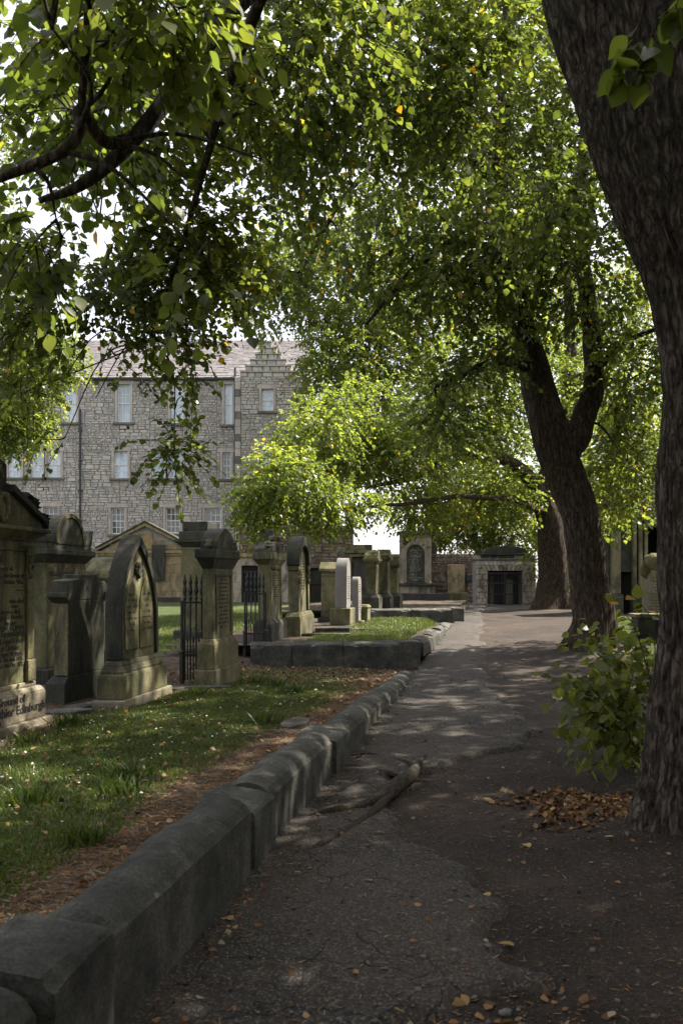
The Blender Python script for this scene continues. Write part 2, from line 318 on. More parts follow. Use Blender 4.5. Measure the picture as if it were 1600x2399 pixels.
# ------------------------------------------------------------------ terrain functions
def kx(Y): return -1.343 + 0.175 * Y                 # path-side line of the kerb
def path_z(Y): return np.interp(Y, [-400, -20, 0, 15, 27, 46, 60, 400], [-.3, -.15, 0, .135, .40, .46, .5, .5])
def kerb_top(Y): return 0.47 - 0.025 * (Y - 2.7)
T1P, T2P, T3P = (2.42, 5.7), (4.98, 17.9), (8.4, 36.0)
def ground_z(X, Y):
    X = np.asarray(X, float); Y = np.asarray(Y, float); z = path_z(Y)
    for (x, y), a, r in ((T1P, .10, .9), (T2P, .14, 1.6), (T3P, .12, 2.2)):
        z = z + a * np.exp(-((X - x) ** 2 + (Y - y) ** 2) / r ** 2)
    P = np.stack([X, Y, 0 * X], -1)
    near = 1 / (1 + (np.maximum(0, np.abs(Y - 6) - 8) / 10) ** 2)
    z = z + (0.03 * fbm(P * 0.6, 3) + 0.010 * fbm(P * 3.1, 3) + 0.005 * fbm(P * 11, 2) * near)
    z = z + 0.05 * sstep(1.2, 4, X - kx(Y) - 1.5)
    return z - 0.02
def asphalt_mask(X, Y):     # >0 where worn asphalt survives
    P = np.stack([X, Y, 0 * X], -1)
    u = X - kx(Y); e = np.interp(Y, [2, 2.9, 3.25, 3.6, 4.3, 5.0, 5.6, 6.6, 7.2, 7.9, 8.3, 9, 12, 16, 30], [.90, .93, 1.0, 1.35, 1.55, 1.2, .85, .55, .55, .9, 1.6, 1.7, 1.4, 1.0, .7])
    return e - u + 0.16 * fbm(P * 2.2 + 5, 3) + 0.07 * fbm(P * 8.5 + 2, 3)
LX = -0.985
def lawn_z(Y, t):
    P = np.stack([Y, t, 0 * t], -1)
    base = 0.30 + 0.2 * sstep(13, 30, Y) * sstep(2.2, 3.4, t)
    base = base - .13 * sstep(10.0, 14.0, Y) * (1 - sstep(2.4, 3.4, t))
    edge = np.minimum(0.40, kerb_top(Y) - 0.06)
    k = sstep(0.3, 1.7, t)
    return edge * (1 - k) + base * k + 0.014 * fbm(P * 1.2, 3) + 0.006 * fbm(P * 6, 2)
def lawn_grass(Y, t):
    P = np.stack([Y, t, 0 * t], -1); n = 0.45 * fbm(P * 0.9 + 3, 3) + 0.2 * fbm(P * 4, 2)
    strip = np.minimum(sstep(0.5, 0.85, t + 0.25 * n), 1 - sstep(2.55, 2.95, t + 0.4 * n))
    strip = strip * (1 - sstep(11.3, 13.8, Y + n - 0.5 * (t - 1.5)) * 0.6)
    back = sstep(4.3, 5.0, t + 0.7 * n)
    bp = sstep(0.62, 0.8, vnoise(P * 0.35 + 9)) * 0.8
    return np.clip(np.maximum(strip, back * (1 - bp)), 0, 1)
def kt(t, Y):      # lawn coordinate (t metres left of the kerb line) to world x
    return kx(Y) - t * 1.015

# ground: one sheet out to the horizon
def graded(lo, hi, a, b, da, far=1.35):
    c = list(np.arange(a, b, da)); x = b; d = da
    while x < hi: c.append(x); d *= far; x += d
    c.append(hi); x = a; d = da
    while x > lo: d *= far; x -= d; c.insert(0, max(x, lo))
    return np.unique(np.array(c))
gx = graded(-600, 600, -1.6, 4.0, 0.05, 1.25); gy1 = np.arange(2.2, 9.5, 0.05); gy2 = 9.5 * 1.012 ** np.arange(0, 160)
gy = np.unique(np.concatenate([graded(-600, 2.2, -2, 2.2, 0.3, 1.4), gy1, gy2, [80, 100, 140, 200, 300, 600]]))
GX, GY = np.meshgrid(gx, gy); GZ = ground_z(GX, GY)
idx = np.arange(GX.size).reshape(GX.shape)
def gridf(i): return np.stack([i[:-1, :-1], i[:-1, 1:], i[1:, 1:], i[1:, :-1]], -1).reshape(-1, 4)
tag(link('ground', mesh_np('ground', np.stack([GX, GY, GZ], -1).reshape(-1, 3), gridf(idx), None, M['dirt'], True)), 'dark trodden earth under the trees', None, None, 'structure')
# asphalt remains as a sheet with a crumbled edge
ax_ = np.concatenate([np.arange(-1.3, 2.2, 0.035), np.arange(2.2, 9.5, .08)]); ay_ = np.concatenate([np.arange(1.8, 9.5, 0.035), 9.5 * 1.01 ** np.arange(0, 158)])
AX, AY = np.meshgrid(ax_, ay_); am = asphalt_mask(AX, AY); inside = (AX > kx(AY) - .05)
AZ = ground_z(AX, AY) + np.clip(am * 0.6, -0.06, 0.042)
AZ = np.where(am > 0.02, AZ + 0.004 * fbm(np.stack([AX, AY, 0 * AX], -1) * 7, 2), AZ)
ai = np.arange(AX.size).reshape(AX.shape); fk = gridf(ai); keep = (am.ravel()[fk].max(1) > -0.12) & inside.ravel()[fk].all(1) & (AY.ravel()[fk].max(1) < 45.5) & (AX.ravel()[fk].max(1) < 12)
tag(link('path', mesh_np('path', np.stack([AX, AY, AZ], -1).reshape(-1, 3), fk[keep], None, M['asphalt'], True)), 'worn cracked asphalt path beside the kerb', None, None, 'structure')

def lawn_sheet(name, label, Ys, ts, zf, gf):
    YY, TT = np.meshgrid(Ys, ts); X = kt(TT, YY); Z = zf(YY, TT); i = np.arange(YY.size).reshape(YY.shape)
    return tag(link(name, mesh_np(name, np.stack([X, YY, Z], -1).reshape(-1, 3), gridf(i), {'grass': gf(YY, TT).ravel()}, M['lawn'], True)), label, None, None, 'structure')
lawn_sheet('lawn', 'lawn in front of and behind the row of headstones', np.concatenate([np.arange(-3, 3, .3), np.arange(3, 16, .08), 16 * 1.02 ** np.arange(0, 57)]),
           np.concatenate([np.arange(.1, 5, .07), 5 * 1.08 ** np.arange(0, 40)]), lawn_z, lawn_grass)
T2Z, T3Z = 0.50, 0.73
def t2_z(Y, t): return T2Z + 0.012 * fbm(np.stack([Y, t, 0 * t], -1) * 1.3, 3) - 0.24 * sstep(20, 27, Y) * (1 - sstep(.2, .9, t))
def t2_g(Y, t):
    n = 0.5 * fbm(np.stack([Y, t, 0 * t], -1) * .8 + 2, 3); return np.clip(sstep(.35, .6, t + .15 * n) * (1 - sstep(2.0, 2.5, t + .3 * n)) * (1 - 0.9 * sstep(.25, .4, n) * (Y < 19)), 0, 1)
lawn_sheet('lawn_terrace', 'raised grass plot behind the low cross wall', np.arange(15.9, 27.3, .1), np.arange(.1, 4.6, .1), t2_z, t2_g)
lawn_sheet('upper_terrace', 'raised bare plot behind the farther low wall', np.arange(27.5, 41, .2), np.arange(.1, 6.0, .15), lambda Y, t: T3Z + 0.012 * fbm(np.stack([Y, t, 0 * t], -1) * 1.3, 3), lambda Y, t: 0.25 + 0.25 * fbm(np.stack([Y, t, 0 * t], -1), 3))
# grass on the right of the path by the second tree
YY, XX = np.meshgrid(np.arange(9.5, 34, .12), np.arange(3.2, 14, .12)); ZZ = ground_z(XX, YY); nn = fbm(np.stack([XX, YY, 0 * XX], -1) * .7, 3)
gg = np.clip(sstep(3.2, 4.3, XX - kx(YY) - .4 + .8 * nn), 0, 1) * (1 - sstep(28, 31, YY + nn)); gg = gg * (1 - .9 * np.exp(-((XX - T2P[0]) ** 2 + (YY - T2P[1]) ** 2) / 1.7))
ii = np.arange(YY.size).reshape(YY.shape); fk = gridf(ii); kp = gg.ravel()[fk].max(1) > .05
tag(link('verge', mesh_np('verge', np.stack([XX, YY, ZZ + .006 + .02 * np.clip(gg, 0, 1)], -1).reshape(-1, 3), fk[kp], {'grass': gg.ravel()}, M['lawn'], True)), 'patchy grass verge to the right of the path', None, None, 'structure')

# ------------------------------------------------------------------ kerbs and low walls
PA = math.atan2(0.985, 0.1724)                     # path direction
def kerb_stone(parent, name, L, th, h, kind, seed, mat='kerb', org=(0, 0, 0), rz=PA):
    """local x along the kerb, y towards the lawn, top front edge at z=h"""
    if kind == 'round': prof = [(0, -.25), (0, h - .012), (.012, h)] + [(th * k / 9, h + .07 * math.sin(math.pi * k / 9) ** 0.8) for k in range(1, 9)] + [(th, h - .02), (th, -.25)]
    else: prof = [(0, -.25), (0, h - .015), (.015, h)] + [(th * k / 9, h + .05 * k / 9) for k in range(1, 9)] + [(th, h + .035), (th, -.25)]
    prof = np.array(prof); n = len(prof); m = max(4, int(L / .05)); xs = np.linspace(0, L, m)
    xs[0] += 0; v = np.zeros((m, n, 3)); v[:, :, 0] = xs[:, None]; v[:, :, 1] = prof[None, :, 0]; v[:, :, 2] = prof[None, :, 1]
    for k, e in ((0, 1), (m - 1, -1)):              # worn ends
        v[k, :, 1] = th / 2 + (v[k, :, 1] - th / 2) * .965; v[k, 1:-1, 2] -= .014
    q = v + np.array([seed * 3.1, seed * 1.7, 0]); d = .010 * fbm(q * 2.0, 3) + .004 * fbm(q * 13, 2)
    chip = np.maximum(0, vnoise(q * 7.0 + 3) - .25) * .06; v[:, 1:3, 2] -= chip[:, 1:3]; v[:, 2:4, 1] += chip[:, 2:4] * .4
    v[:, :, 2] += np.where(prof[None, :, 1] > 0, d * 1.2, 0); v[:, :, 1] += d * np.where(prof[None, :, 0] < th / 2, -1, 1) * .8
    i = np.arange(m * n).reshape(m, n); f = np.stack([i[:-1, :-1], i[1:, :-1], i[1:, 1:], i[:-1, 1:]], -1).reshape(-1, 4)
    me = mesh_np(name, v.reshape(-1, 3), [f[:, ::-1], i[0][None, :], i[-1][None, ::-1]], None, M[mat], False)
    o = link(name, me, parent, org, (0, 0, rz)); return o
def kpos(Y, off=0.0): return (float(kx(Y)) - off, float(Y), 0.0)
k1 = thing('kerb', 'long stone kerb of rounded and square blocks dividing the near lawn from the path', 'kerb')
segs = [(1.2, 2.0, 'block', .47), (2.02, 2.62, 'round', .41), (2.66, 3.07, 'block', .465), (3.09, 4.86, 'round', .415), (4.88, 5.30, 'block', .405), (5.33, 7.28, 'round', .385), (7.3, 7.9, 'block', .35), (7.93, 10.9, 'round', .285), (11.0, 14.3, 'round', .20)]
for k, (a, b, kd, h) in enumerate(segs):
    L = (b - a) / .985; z = 0; o = kerb_stone(k1, 'kerb_stone', L, .34 if kd == 'block' else .31, h, kd, k + 1, org=kpos(a, -.03 if kd == 'block' else 0), rz=PA + random.uniform(-.006, .006))
    if k in (4, 5): o.rotation_euler[1] = math.radians(.7)
    if k > 5: o.rotation_euler[1] = math.radians(.9)
def far_kerb(name, label, Ya, Yb, za, zb, n):
    kk = thing(name, label, 'kerb'); Ys = np.linspace(Ya, Yb, n + 1)
    for k in range(n):
        L = (Ys[k + 1] - Ys[k]) / .985 - .02
        o = kerb_stone(kk, 'kerb_stone', L, .32, 0.0, 'round' if k % 2 == 0 else 'block', k + 20, org=(float(kx(Ys[k])), Ys[k], float(np.interp(Ys[k], [Ya, Yb], [za, zb])) + random.uniform(-.02, .03)))
        o.rotation_euler[1] = math.atan2(-(zb - za), Yb - Ya)
    return kk
far_kerb('kerb', 'stepped kerb stones edging the raised grass plot along the path', 16.2, 26.6, .53, .36, 8)
far_kerb('kerb', 'short run of kerb stones edging the bare upper plot along the path', 27.9, 40, .72, .52, 9)
def cross_wall(name, label, A, B, z0, z1, joints, th=.3):
    A = np.array(A); B = np.array(B); d = B - A; L = np.linalg.norm(d); rz = math.atan2(d[1], d[0]); w = thing(name, label, 'wall', (A[0], A[1], 0), rz)
    js = [0] + joints + [1]
    for k in range(len(js) - 1):
        o = kerb_stone(w, 'wall_stone', (js[k + 1] - js[k]) * L - .012, th, z1 - z0, 'block', k + 40, org=(js[k] * L, 0, z0), rz=0)
    pr = MB().cbox(.36, .40, -.25, z1 - z0 + .06).build('corner_block', M['kerb'], w, (L + .16, .15, z0), bevel=.03)
    return w
cross_wall('low_wall', 'low dark stone wall across the lawn retaining the raised grass plot', (-1.56, 15.35), (1.02, 15.5), .20, .545, [.28, .62])
cross_wall('low_wall', 'low dark stone wall retaining the bare plot of three pillar stones', (.85, 27.1), (3.35, 27.0), .40, .76, [.5])

# ------------------------------------------------------------------ headstones
HA = math.radians(80)
def stone_root(name, label, corner, z, w, t, rot=HA, cat='headstone', group=None, k=1.0):
    t = t * k
    c, s = math.cos(rot), math.sin(rot); X = corner[0] + c * w / 2 - s * t / 2; Y = corner[1] + s * w / 2 + c * t / 2
    o = thing(name, label, cat, (X, Y, z - .03), rot, group); o.scale = (1, k, 1); o.rotation_euler = (random.uniform(-.014, .014), random.uniform(-.012, .012), rot); return o
def arc(cx, cz, r, a0, a1, n): return [(cx + r * math.cos(math.radians(a0 + (a1 - a0) * k / n)), cz + r * math.sin(math.radians(a0 + (a1 - a0) * k / n))) for k in range(n + 1)]
def pointed(w, zs, za, n=10):          # pointed arch outline, right spring -> apex -> left spring
    h = za - zs; R = (h * h + w * w / 4) / w; pts = []
    a1 = math.atan2(h, R - w / 2)
    for k in range(n + 1):
        a = a1 * k / n; pts.append((w / 2 - R + R * math.cos(a), zs + R * math.sin(a)))
    return pts + [(-x, z) for x, z in pts[-2::-1]]
def marks(root, x0, x1, z0, z1, rows, y, seed, mat='letter', name='inscription'):
    r = random.Random(seed); b = MB(); dz = (z1 - z0) / rows
    for k in range(rows):
        z = z1 - (k + .5) * dz; ht = dz * r.uniform(.28, .5); half = (x1 - x0) / 2 * r.uniform(.35, .95); c = (x0 + x1) / 2; x = c - half
        while x < c + half:
            l = ht * r.uniform(.35, .8)
            if r.random() < .85:
                e = r.uniform(0, .15) * ht; b.box(x, x + ht * .16, y - .0015, y + .004, z - ht / 2, z + ht / 2 - e)
                if r.random() < .7: b.box(x + ht * .17, x + l * .8, y - .0012, y + .004, z - ht / 2 + (ht * .8 if r.random() < .5 else 0), z - ht / 2 + (ht * .95 if r.random() < .5 else ht * .18) + e)
            else: x += ht * .6
            x += l * 1.15
    return tag(b.build(name, M[mat], root), kind='stuff')
_texts = []
def text(root, s, x, z, size, y, align='CENTER', mat='letter', name='inscription', bold=.012, sx=1.0):
    cu = bpy.data.curves.new(name, 'FONT'); cu.body = s; cu.size = size; cu.align_x = align; cu.extrude = .0025; cu.offset = bold * size; cu.resolution_u = 2; cu.materials.append(M[mat])
    o = link(name, cu, root, (x, y, z), (math.radians(90), 0, 0), (sx, 1, 1)); _texts.append(o)
def wreath(root, c, R, r, y, sx=.8, mat='tomb', name='wreath'):
    b = MB(); n = 26
    for k in range(n):
        a = 2 * math.pi * k / n; b.blob((c[0] + sx * R * math.cos(a), y, c[1] + R * math.sin(a)), (r * 1.1, r * .8, r * 1.1), 6, 4, .5, k)
    return b.build(name, M[mat], root, smooth=True)
def acro(root, x, z, y0, y1, s, sgn, mat='tomb', name='corner_ornament'):
    b = MB(); yc = (y0 + y1) / 2; ry = (y1 - y0) / 2
    for k, (dx, dz, r) in enumerate([(0, 0, .55), (-.1, .45, .5), (-.25, .85, .38), (.35, .2, .4), (.3, .6, .3), (.65, -.05, .28)]):
        b.blob((x + sgn * dx * s, yc, z + dz * s), (r * s, ry, r * s), 8, 6, .35, k + int(x * 50))
    return b.build(name, M[mat], root, smooth=True)

# H1: great gabled stone with wreath, cut by the picture's left edge
z1 = .30
t_ = 'tomb'
r = stone_root('headstone', 'large gabled headstone with carved wreath and blackletter lines for a clothier', (-3.07, 7.15), z1, 1.46, .5, k=.8); r.scale = (.76, .8, .95)
MB().cbox(2.0, .62, -.3, .10).build('footing', M['tomb_pale'], r, bevel=.015)
b = MB().cbox(1.86, .50, .10, .36); b.frust(1.86, .50, .36, 1.78, .42, .41); b.build('plinth', M['tomb_pale'], r, bevel=.012)
MB().cbox(1.70, .34, .41, .46).build('plinth_moulding', M['tomb_pale'], r, bevel=.015)
b = MB().box(-.78, .78, -.15, .15, .46, 1.84); b.build('body', M['tomb'], r, bevel=.01)
for s in (-1, 1):
    MB().box(min(s * .78, s * .62), max(s * .78, s * .62), -.185, -.152, .68, 1.76).box(min(s * .80, s * .60), max(s * .80, s * .60), -.20, -.153, .465, .68).build('pilaster', M['tomb'], r, bevel=.02)
b = MB(); b.frust(1.60, .32, 1.84, 1.90, .56, 1.93); b.cbox(1.96, .60, 1.93, 1.97); b.build('cornice', M['tomb'], r, bevel=.01)
MB().prism([(-.93, 1.97), (.93, 1.97), (.90, 2.03), (.16, 2.28), (-.16, 2.28), (-.90, 2.03)], -.22, .22).build('gable', M['tomb'], r, bevel=.012)
b = MB()
for s in (-1, 1):
    q = [(s * .96, 1.975), (s * .98, 2.06), (s * .15, 2.36), (s * .15, 2.285), (s * .90, 2.035)]; b.prism(q if s > 0 else q[::-1], -.28, .28)
b.build('gable_moulding', M['tomb_dark'], r, bevel=.008)
b = MB().prism([(-.17, 2.28), (.17, 2.28), (.14, 2.35), (.18, 2.38), (.18, 2.55), (0, 2.60), (-.18, 2.55), (-.18, 2.38), (-.14, 2.35)], -.17, .17); b.build('finial', M['tomb_dark'], r, bevel=.012)
b = MB()
for k in range(7): a = math.radians(20 + k * 23.3); b.blob((.085 * math.cos(a), -.172, 2.40 + .10 * math.sin(a)), (.022, .018, .05), 6, 5, .2, k)
b.build('finial_palmette', M['tomb'], r, smooth=True)
for s in (-1, 1): MB().blob((s * .2, -.1, 2.33), (.05, .12, .05), 8, 6, .4, s + 4).build('finial_scroll', M['tomb'], r, smooth=True)
wreath(r, (0, 2.13), .12, .028, -.23)
for s in (-1, 1): acro(r, s * .74, 2.19, -.25, .25, .12, s, 'tomb_dark'); acro(r, s * .98, 2.07, -.25, .25, .075, s, 'tomb_dark')
b = MB()
for s in (-1, 1):
    b.box(min(s * .58, s * .76), max(s * .58, s * .76), -.215, -.19, 1.70, 1.80)
    for k in range(6): a = math.radians(200 + k * 28); b.blob((s * .68 + .05 * math.cos(a), -.2, 1.60 + .085 * math.sin(a)), (.022, .025, .045), 6, 5, .2, k)
    b.blob((s * .68, -.2, 1.66), (.05, .03, .06), 8, 6, .3, 3)
b.tube([(-.6, -.16, 1.75), (.6, -.16, 1.75)], .012, 6)
b.build('carved_bracket', M['tomb'], r, bevel=.004)
L1 = [('Sacred', 1.57, .11, .12), ('In memory of', 1.46, .06, .33), ('... late Spouse of', 1.37, .055, .585), ('... Clothier. Who', 1.28, .055, .585), ('............', 1.19, .05, .585), ('who died', 1.02, .06, .585), ('.. years', .955, .05, .45), ('Son who died', .875, .055, .5), ('Aged 8 Months', .80, .062, .56), ('Son who', .725, .05, .4), ('Aged 12 years', .66, .068, .585), ('her Grandchild', .565, .08, .585)]
zt = lambda z: .92 + (z - .565) * .70
for s_, z_, sz, xr in L1: text(r, s_, xr, zt(z_), sz * 1.1, -.152, 'RIGHT', sx=1.3, bold=.022)
for s_, z_, sz, xr in [('53. Aged 5 years', .855, .062, .585), ('al Clothier.', .79, .066, .50), ('Aged 38 years.', .735, .058, .56), ('Sr. died 12th June 1851.', .685, .052, .57), ('who died 19th Oct 1872.', .63, .052, .575)]: text(r, s_, xr, z_, sz * 1.08, -.152, 'RIGHT', sx=1.3, bold=.022)
text(r, 'Ground of', .42, .29, .10, -.252, 'RIGHT', sx=1.45, bold=.025); text(r, 'Clothier Edinburgh', .90, .185, .115, -.252, 'RIGHT', sx=1.45, bold=.025); text(r, 'o', -.10, .12, .08, -.252, 'RIGHT', sx=1.4)

# H2: tall stone with barrel top behind
r = stone_root('headstone', 'tall headstone with rolled barrel top behind the dark slab', (-3.78, 11.6), .3, 1.45, .70, k=.75)
MB().cbox(1.45, .70, -.3, .22).build('plinth', M['tomb_dark'], r, bevel=.02)
MB().cbox(1.14, .42, .22, 1.62).build('body', M['tomb'], r, bevel=.012)
b = MB().frust(1.16, .44, 1.62, 1.36, .62, 1.72); b.cbox(1.40, .66, 1.72, 1.80); b.cbox(1.30, .56, 1.80, 1.88); b.build('cornice', M['tomb_dark'], r, bevel=.01)
MB().prism([(-.52, 1.88), (.52, 1.88)] + arc(0, 1.88, .40, 0, 180, 16), -.29, .29).build('barrel_top', M['tomb_dark'], r, bevel=.015)
MB().ring(arc(0, 1.88, .42, 0, 180, 16), arc(0, 1.88, .36, 0, 180, 16), -.31, -.285).build('arch_rim', M['tomb'], r, bevel=.006)
for s in (-1, 1): q = [(s * .66, 1.88), (s * .67, 1.98), (s * .70, 2.10), (s * .60, 2.08), (s * .50, 2.02), (s * .42, 1.88)]; MB().prism(q if s > 0 else q[::-1], -.29, .29).build('corner_scroll', M['tomb_dark'], r, bevel=.015)
text(r, 'WILLIAM ROSS ESQ. OF', -.06, 1.44, .085, -.212); marks(r, .42, .56, 1.43, 1.52, 1, -.211, 2); marks(r, -.5, .5, 1.27, 1.40, 2, -.211, 3)
# H3: dark slab with stepped top
r = stone_root('headstone', 'dark sooty slab with stepped top and moulded shoulders beside the clothier stone', (-2.98, 9.68), z1, 1.1, .38, k=.62)
b = MB().box(-.55, .55, -.18, .19, -.3, .26); b.add([(-.55, -.18, .26), (.55, -.18, .26), (.55, .19, .26), (-.55, .19, .26), (-.47, -.18, .33), (.47, -.18, .33), (.47, .13, .33), (-.47, .13, .33)], [(4, 5, 6, 7), (0, 1, 5, 4), (1, 2, 6, 5), (2, 3, 7, 6), (3, 0, 4, 7)]); b.build('plinth', M['tomb_dark'], r, bevel=.012)
MB().box(-.43, .43, -.175, .11, .33, 1.16).build('body', M['tomb_dark'], r, bevel=.012)
for q in (-.455, .43): MB().box(q, q + .025, -.16, .10, .34, 1.13).build('lit_end_pilaster', M['tomb'], r, bevel=.006)  # paler stone paints the lit end of the dark slab
for q in (-1, 1): MB().prism([(q * .43, 1.13), (q * .50, 1.17), (q * .56, 1.20), (q * .56, 1.25), (q * .43, 1.25)][::q], -.19, .16).build('shoulder_moulding', M['tomb_dark'], r, bevel=.010)
MB().prism([(-.43, 1.16), (.43, 1.16), (.47, 1.25), (.47, 1.37), (.26, 1.375), (.26, 1.45), (-.20, 1.45), (-.20, 1.40), (-.47, 1.38), (-.47, 1.25)], -.178, .15).build('stepped_top', M['tomb_dark'], r, bevel=.012)
# H4: small stone between
r = stone_root('headstone', 'small olive headstone with low curved top behind the pointed stone', (-3.62, 14.0), .3, .95, .42)
MB().cbox(1.1, .5, -.3, .3).build('plinth', M['tomb_dark'], r, bevel=.02); MB().cbox(.84, .3, .3, 1.35).build('body', M['tomb_pale'], r, bevel=.012)
b = MB().frust(.84, .3, 1.35, .95, .42, 1.42); b.cbox(.97, .44, 1.42, 1.5); b.build('cornice', M['tomb'], r, bevel=.01)
MB().prism([(-.48, 1.5), (.48, 1.5), (.46, 1.55)] + [(.44 - .88 * k / 12, 1.55 + .20 * math.sin(math.pi * k / 12)) for k in range(13)] + [(-.46, 1.55)], -.2, .2).build('curved_top', M['tomb'], r, bevel=.012)
# H5: pointed double panel stone
r = stone_root('headstone', 'pointed gothic headstone with two arched inscription panels on moulded base', (-2.27, 9.36), z1, 1.42, .62, k=.60)
MB().cbox(1.42, .62, -.3, .12).build('footing', M['tomb_pale'], r, bevel=.02); MB().cbox(1.26, .50, .12, .36).build('plinth', M['tomb'], r, bevel=.012)
b = MB().frust(1.26, .5, .36, 1.18, .42, .40); b.frust(1.2, .45, .40, 1.12, .38, .47); b.frust(1.12, .37, .47, 1.06, .32, .52); b.build('base_moulding', M['tomb'], r, bevel=.014)
P5 = pointed(1.0, .95, 1.86, 12)
MB().prism([(-.5, .52), (.5, .52)] + P5, -.105, .17).build('body', M['tomb'], r, bevel=.008)
o5 = [(.52, .53)] + pointed(1.04, .95, 1.90, 12) + [(-.52, .53)]; i5 = [(.455, .53)] + pointed(.91, .95, 1.77, 12) + [(-.455, .53)]
MB().ring(o5, i5, -.165, .168).build('arched_hood', M['tomb_dark'], r, bevel=.014)
b = MB()
for s in (-1, 1):
    pp = [(x + s * .205, z) for x, z in [(-.185, .62), (.185, .62)] + pointed(.37, 1.02, 1.42, 8)]; b.prism(pp, -.13, -.10)
b.build('inscription_panel', M['tomb'], r, bevel=.008)
b = MB()
for k in range(14): a = random.uniform(0, 6.3); q = random.uniform(0, .09); b.blob((q * math.cos(a), -.13, 1.50 + q * math.sin(a)), (.03, .04, .04), 6, 5, .5, k)
b.build('carved_flowers', M['tomb_dark'], r, smooth=True)
for s in (-1, 1): marks(r, s * .205 - .16, s * .205 + .16, .80, 1.26, 7, -.1315, 10 + s)
# stones lying in front of the row
for k, (px, py, a, l, w_, lb) in enumerate([(150, 1668, .3, .62, .30, 'flat grey slab at the foot of the dark sooty slab'), (195, 1655, .9, .5, .26, 'broken flat slab lying before the pointed stone'), (160, 1690, -.2, .2, .12, 'small grey stone in the soil before the dark slab'),
                                         (398, 1612, .5, .45, .25, 'flat slab beside the pointed stone base'), (470, 1603, .1, .9, .3, 'flat paving slab at the foot of the railing'), (690, 1688, 1.3, .5, .25, 'thin flat stone lying in soil inside the kerb')]):
    Y = 1.33 * F / (py - HY); p = at(px, py, Y); b = MB(); n = 9
    rr = [random.uniform(.8, 1.1) for _ in range(n)]; pr = [(l / 2 * rr[i] * math.cos(2 * math.pi * i / n), w_ / 2 * rr[i] * math.sin(2 * math.pi * i / n)) for i in range(n)]
    zz = float(lawn_z(np.array(p[1]), np.array((kx(p[1]) - p[0]) / 1.015)))
    b.add([(x, y, -.06) for x, y in pr] + [(x, y, .045 + .02 * (x / l)) for x, y in pr], [tuple(range(n))[::-1], tuple(range(n, 2 * n))] + [(i, (i + 1) % n, n + (i + 1) % n, n + i) for i in range(n)])
    tag(b.build('flat_stone', M['kerb'], None, (p[0], p[1], zz), a, bevel=.012), lb, 'stone')
# H6 pedestal
r = stone_root('pedestal_tomb', 'square pedestal monument with stepped cap standing behind the iron railing', (-2.92, 19.3), .38, .95, .58, cat='monument')
MB().cbox(1.15, .85, -.3, .22).build('base', M['tomb_dark'], r, bevel=.04)
MB().cbox(.9, .52, .22, 2.02).build('shaft', M['tomb_pale'], r, bevel=.012)
b = MB()
for s in (-1, 1): b.box(min(s * .40, s * .47), max(s * .40, s * .47), -.285, .285, .25, 1.99)
b.build('corner_strip', M['tomb'], r, bevel=.01)
b = MB().frust(.95, .56, 2.02, 1.15, .78, 2.12); b.cbox(1.2, .82, 2.12, 2.17); b.build('cornice', M['tomb_dark'], r, bevel=.01)
MB().cbox(1.02, .68, 2.17, 2.36).build('cap_block', M['tomb_dark'], r, bevel=.02); MB().cbox(.82, .56, 2.36, 2.58).build('cap_block', M['tomb_dark'], r, bevel=.02)
# H7
r = stone_root('headstone', 'dark green headstone with curved gable set into the iron railing', (-1.66, 11.8), z1, 1.2, .5, k=.58)
MB().cbox(1.2, .5, -.3, .2).build('footing', M['tomb'], r, bevel=.02); b = MB().cbox(1.1, .42, .2, .52); b.frust(1.1, .42, .52, .98, .30, .60); b.build('plinth', M['tomb'], r, bevel=.014)
MB().cbox(.92, .25, .60, 1.58).build('body', M['tomb'], r, bevel=.012)
b = MB().frust(.93, .26, 1.54, 1.14, .44, 1.68); b.cbox(1.18, .48, 1.68, 1.80); b.build('cornice', M['tomb_dark'], r, bevel=.01)
g7 = [(-.40, 1.80), (.40, 1.80)] + [(.40 * math.cos(a) ** 1.5 if math.cos(a) > 0 else -.40 * (-math.cos(a)) ** 1.5, 1.80 + .30 * math.sin(a) ** .8) for a in np.linspace(.08, math.pi - .08, 15)]
MB().prism(g7, -.21, .21).build('curved_gable', M['tomb_dark'], r, bevel=.012)
for s in (-1, 1): acro(r, s * .52, 1.85, -.2, .0, .08, s)
b = MB().ring([(.34, .66), (.34, 1.46), (-.34, 1.46), (-.34, .66)], [(.31, .66), (.31, 1.43), (-.31, 1.43), (-.31, .66)], -.14, -.12); b.build('panel_edge', M['tomb_dark'], r, bevel=.004)
marks(r, -.3, .3, .72, 1.42, 13, -.1265, 30)
# H8
r = stone_root('headstone', 'headstone with pedimented cap and broken finial on the raised plot', (-1.31, 16.8), T2Z, 1.3, .56, k=.65)
b = MB().cbox(1.3, .56, -.2, .34); b.frust(1.3, .56, .34, 1.12, .42, .42); b.build('plinth', M['tomb_dark'], r, bevel=.02)
MB().cbox(1.0, .34, .42, 1.52).build('body', M['tomb'], r, bevel=.012)
b = MB().frust(1.02, .36, 1.48, 1.25, .52, 1.58); b.cbox(1.28, .54, 1.58, 1.72); b.build('cornice', M['tomb'], r, bevel=.01)
MB().prism([(-.64, 1.72), (.64, 1.72), (.60, 1.78), (.10, 1.93), (-.10, 1.93), (-.60, 1.78)], -.25, .25).build('pediment', M['tomb_dark'], r, bevel=.012)
MB().frust(.27, .26, 1.90, .19, .2, 2.17).build('finial', M['tomb_dark'], r, bevel=.02)
for s in (-1, 1): acro(r, s * .55, 1.83, -.25, -.05, .08, s); acro(r, s * .2, 1.97, -.25, -.05, .06, s)
wreath(r, (0, 1.80), .07, .016, -.26)
b = MB()
for k in range(8): b.blob((-.33 + k * .094, -.18, 1.42), (.035, .02, .05), 6, 5, .3, k)
b.build('carved_frieze', M['tomb'], r, smooth=True)
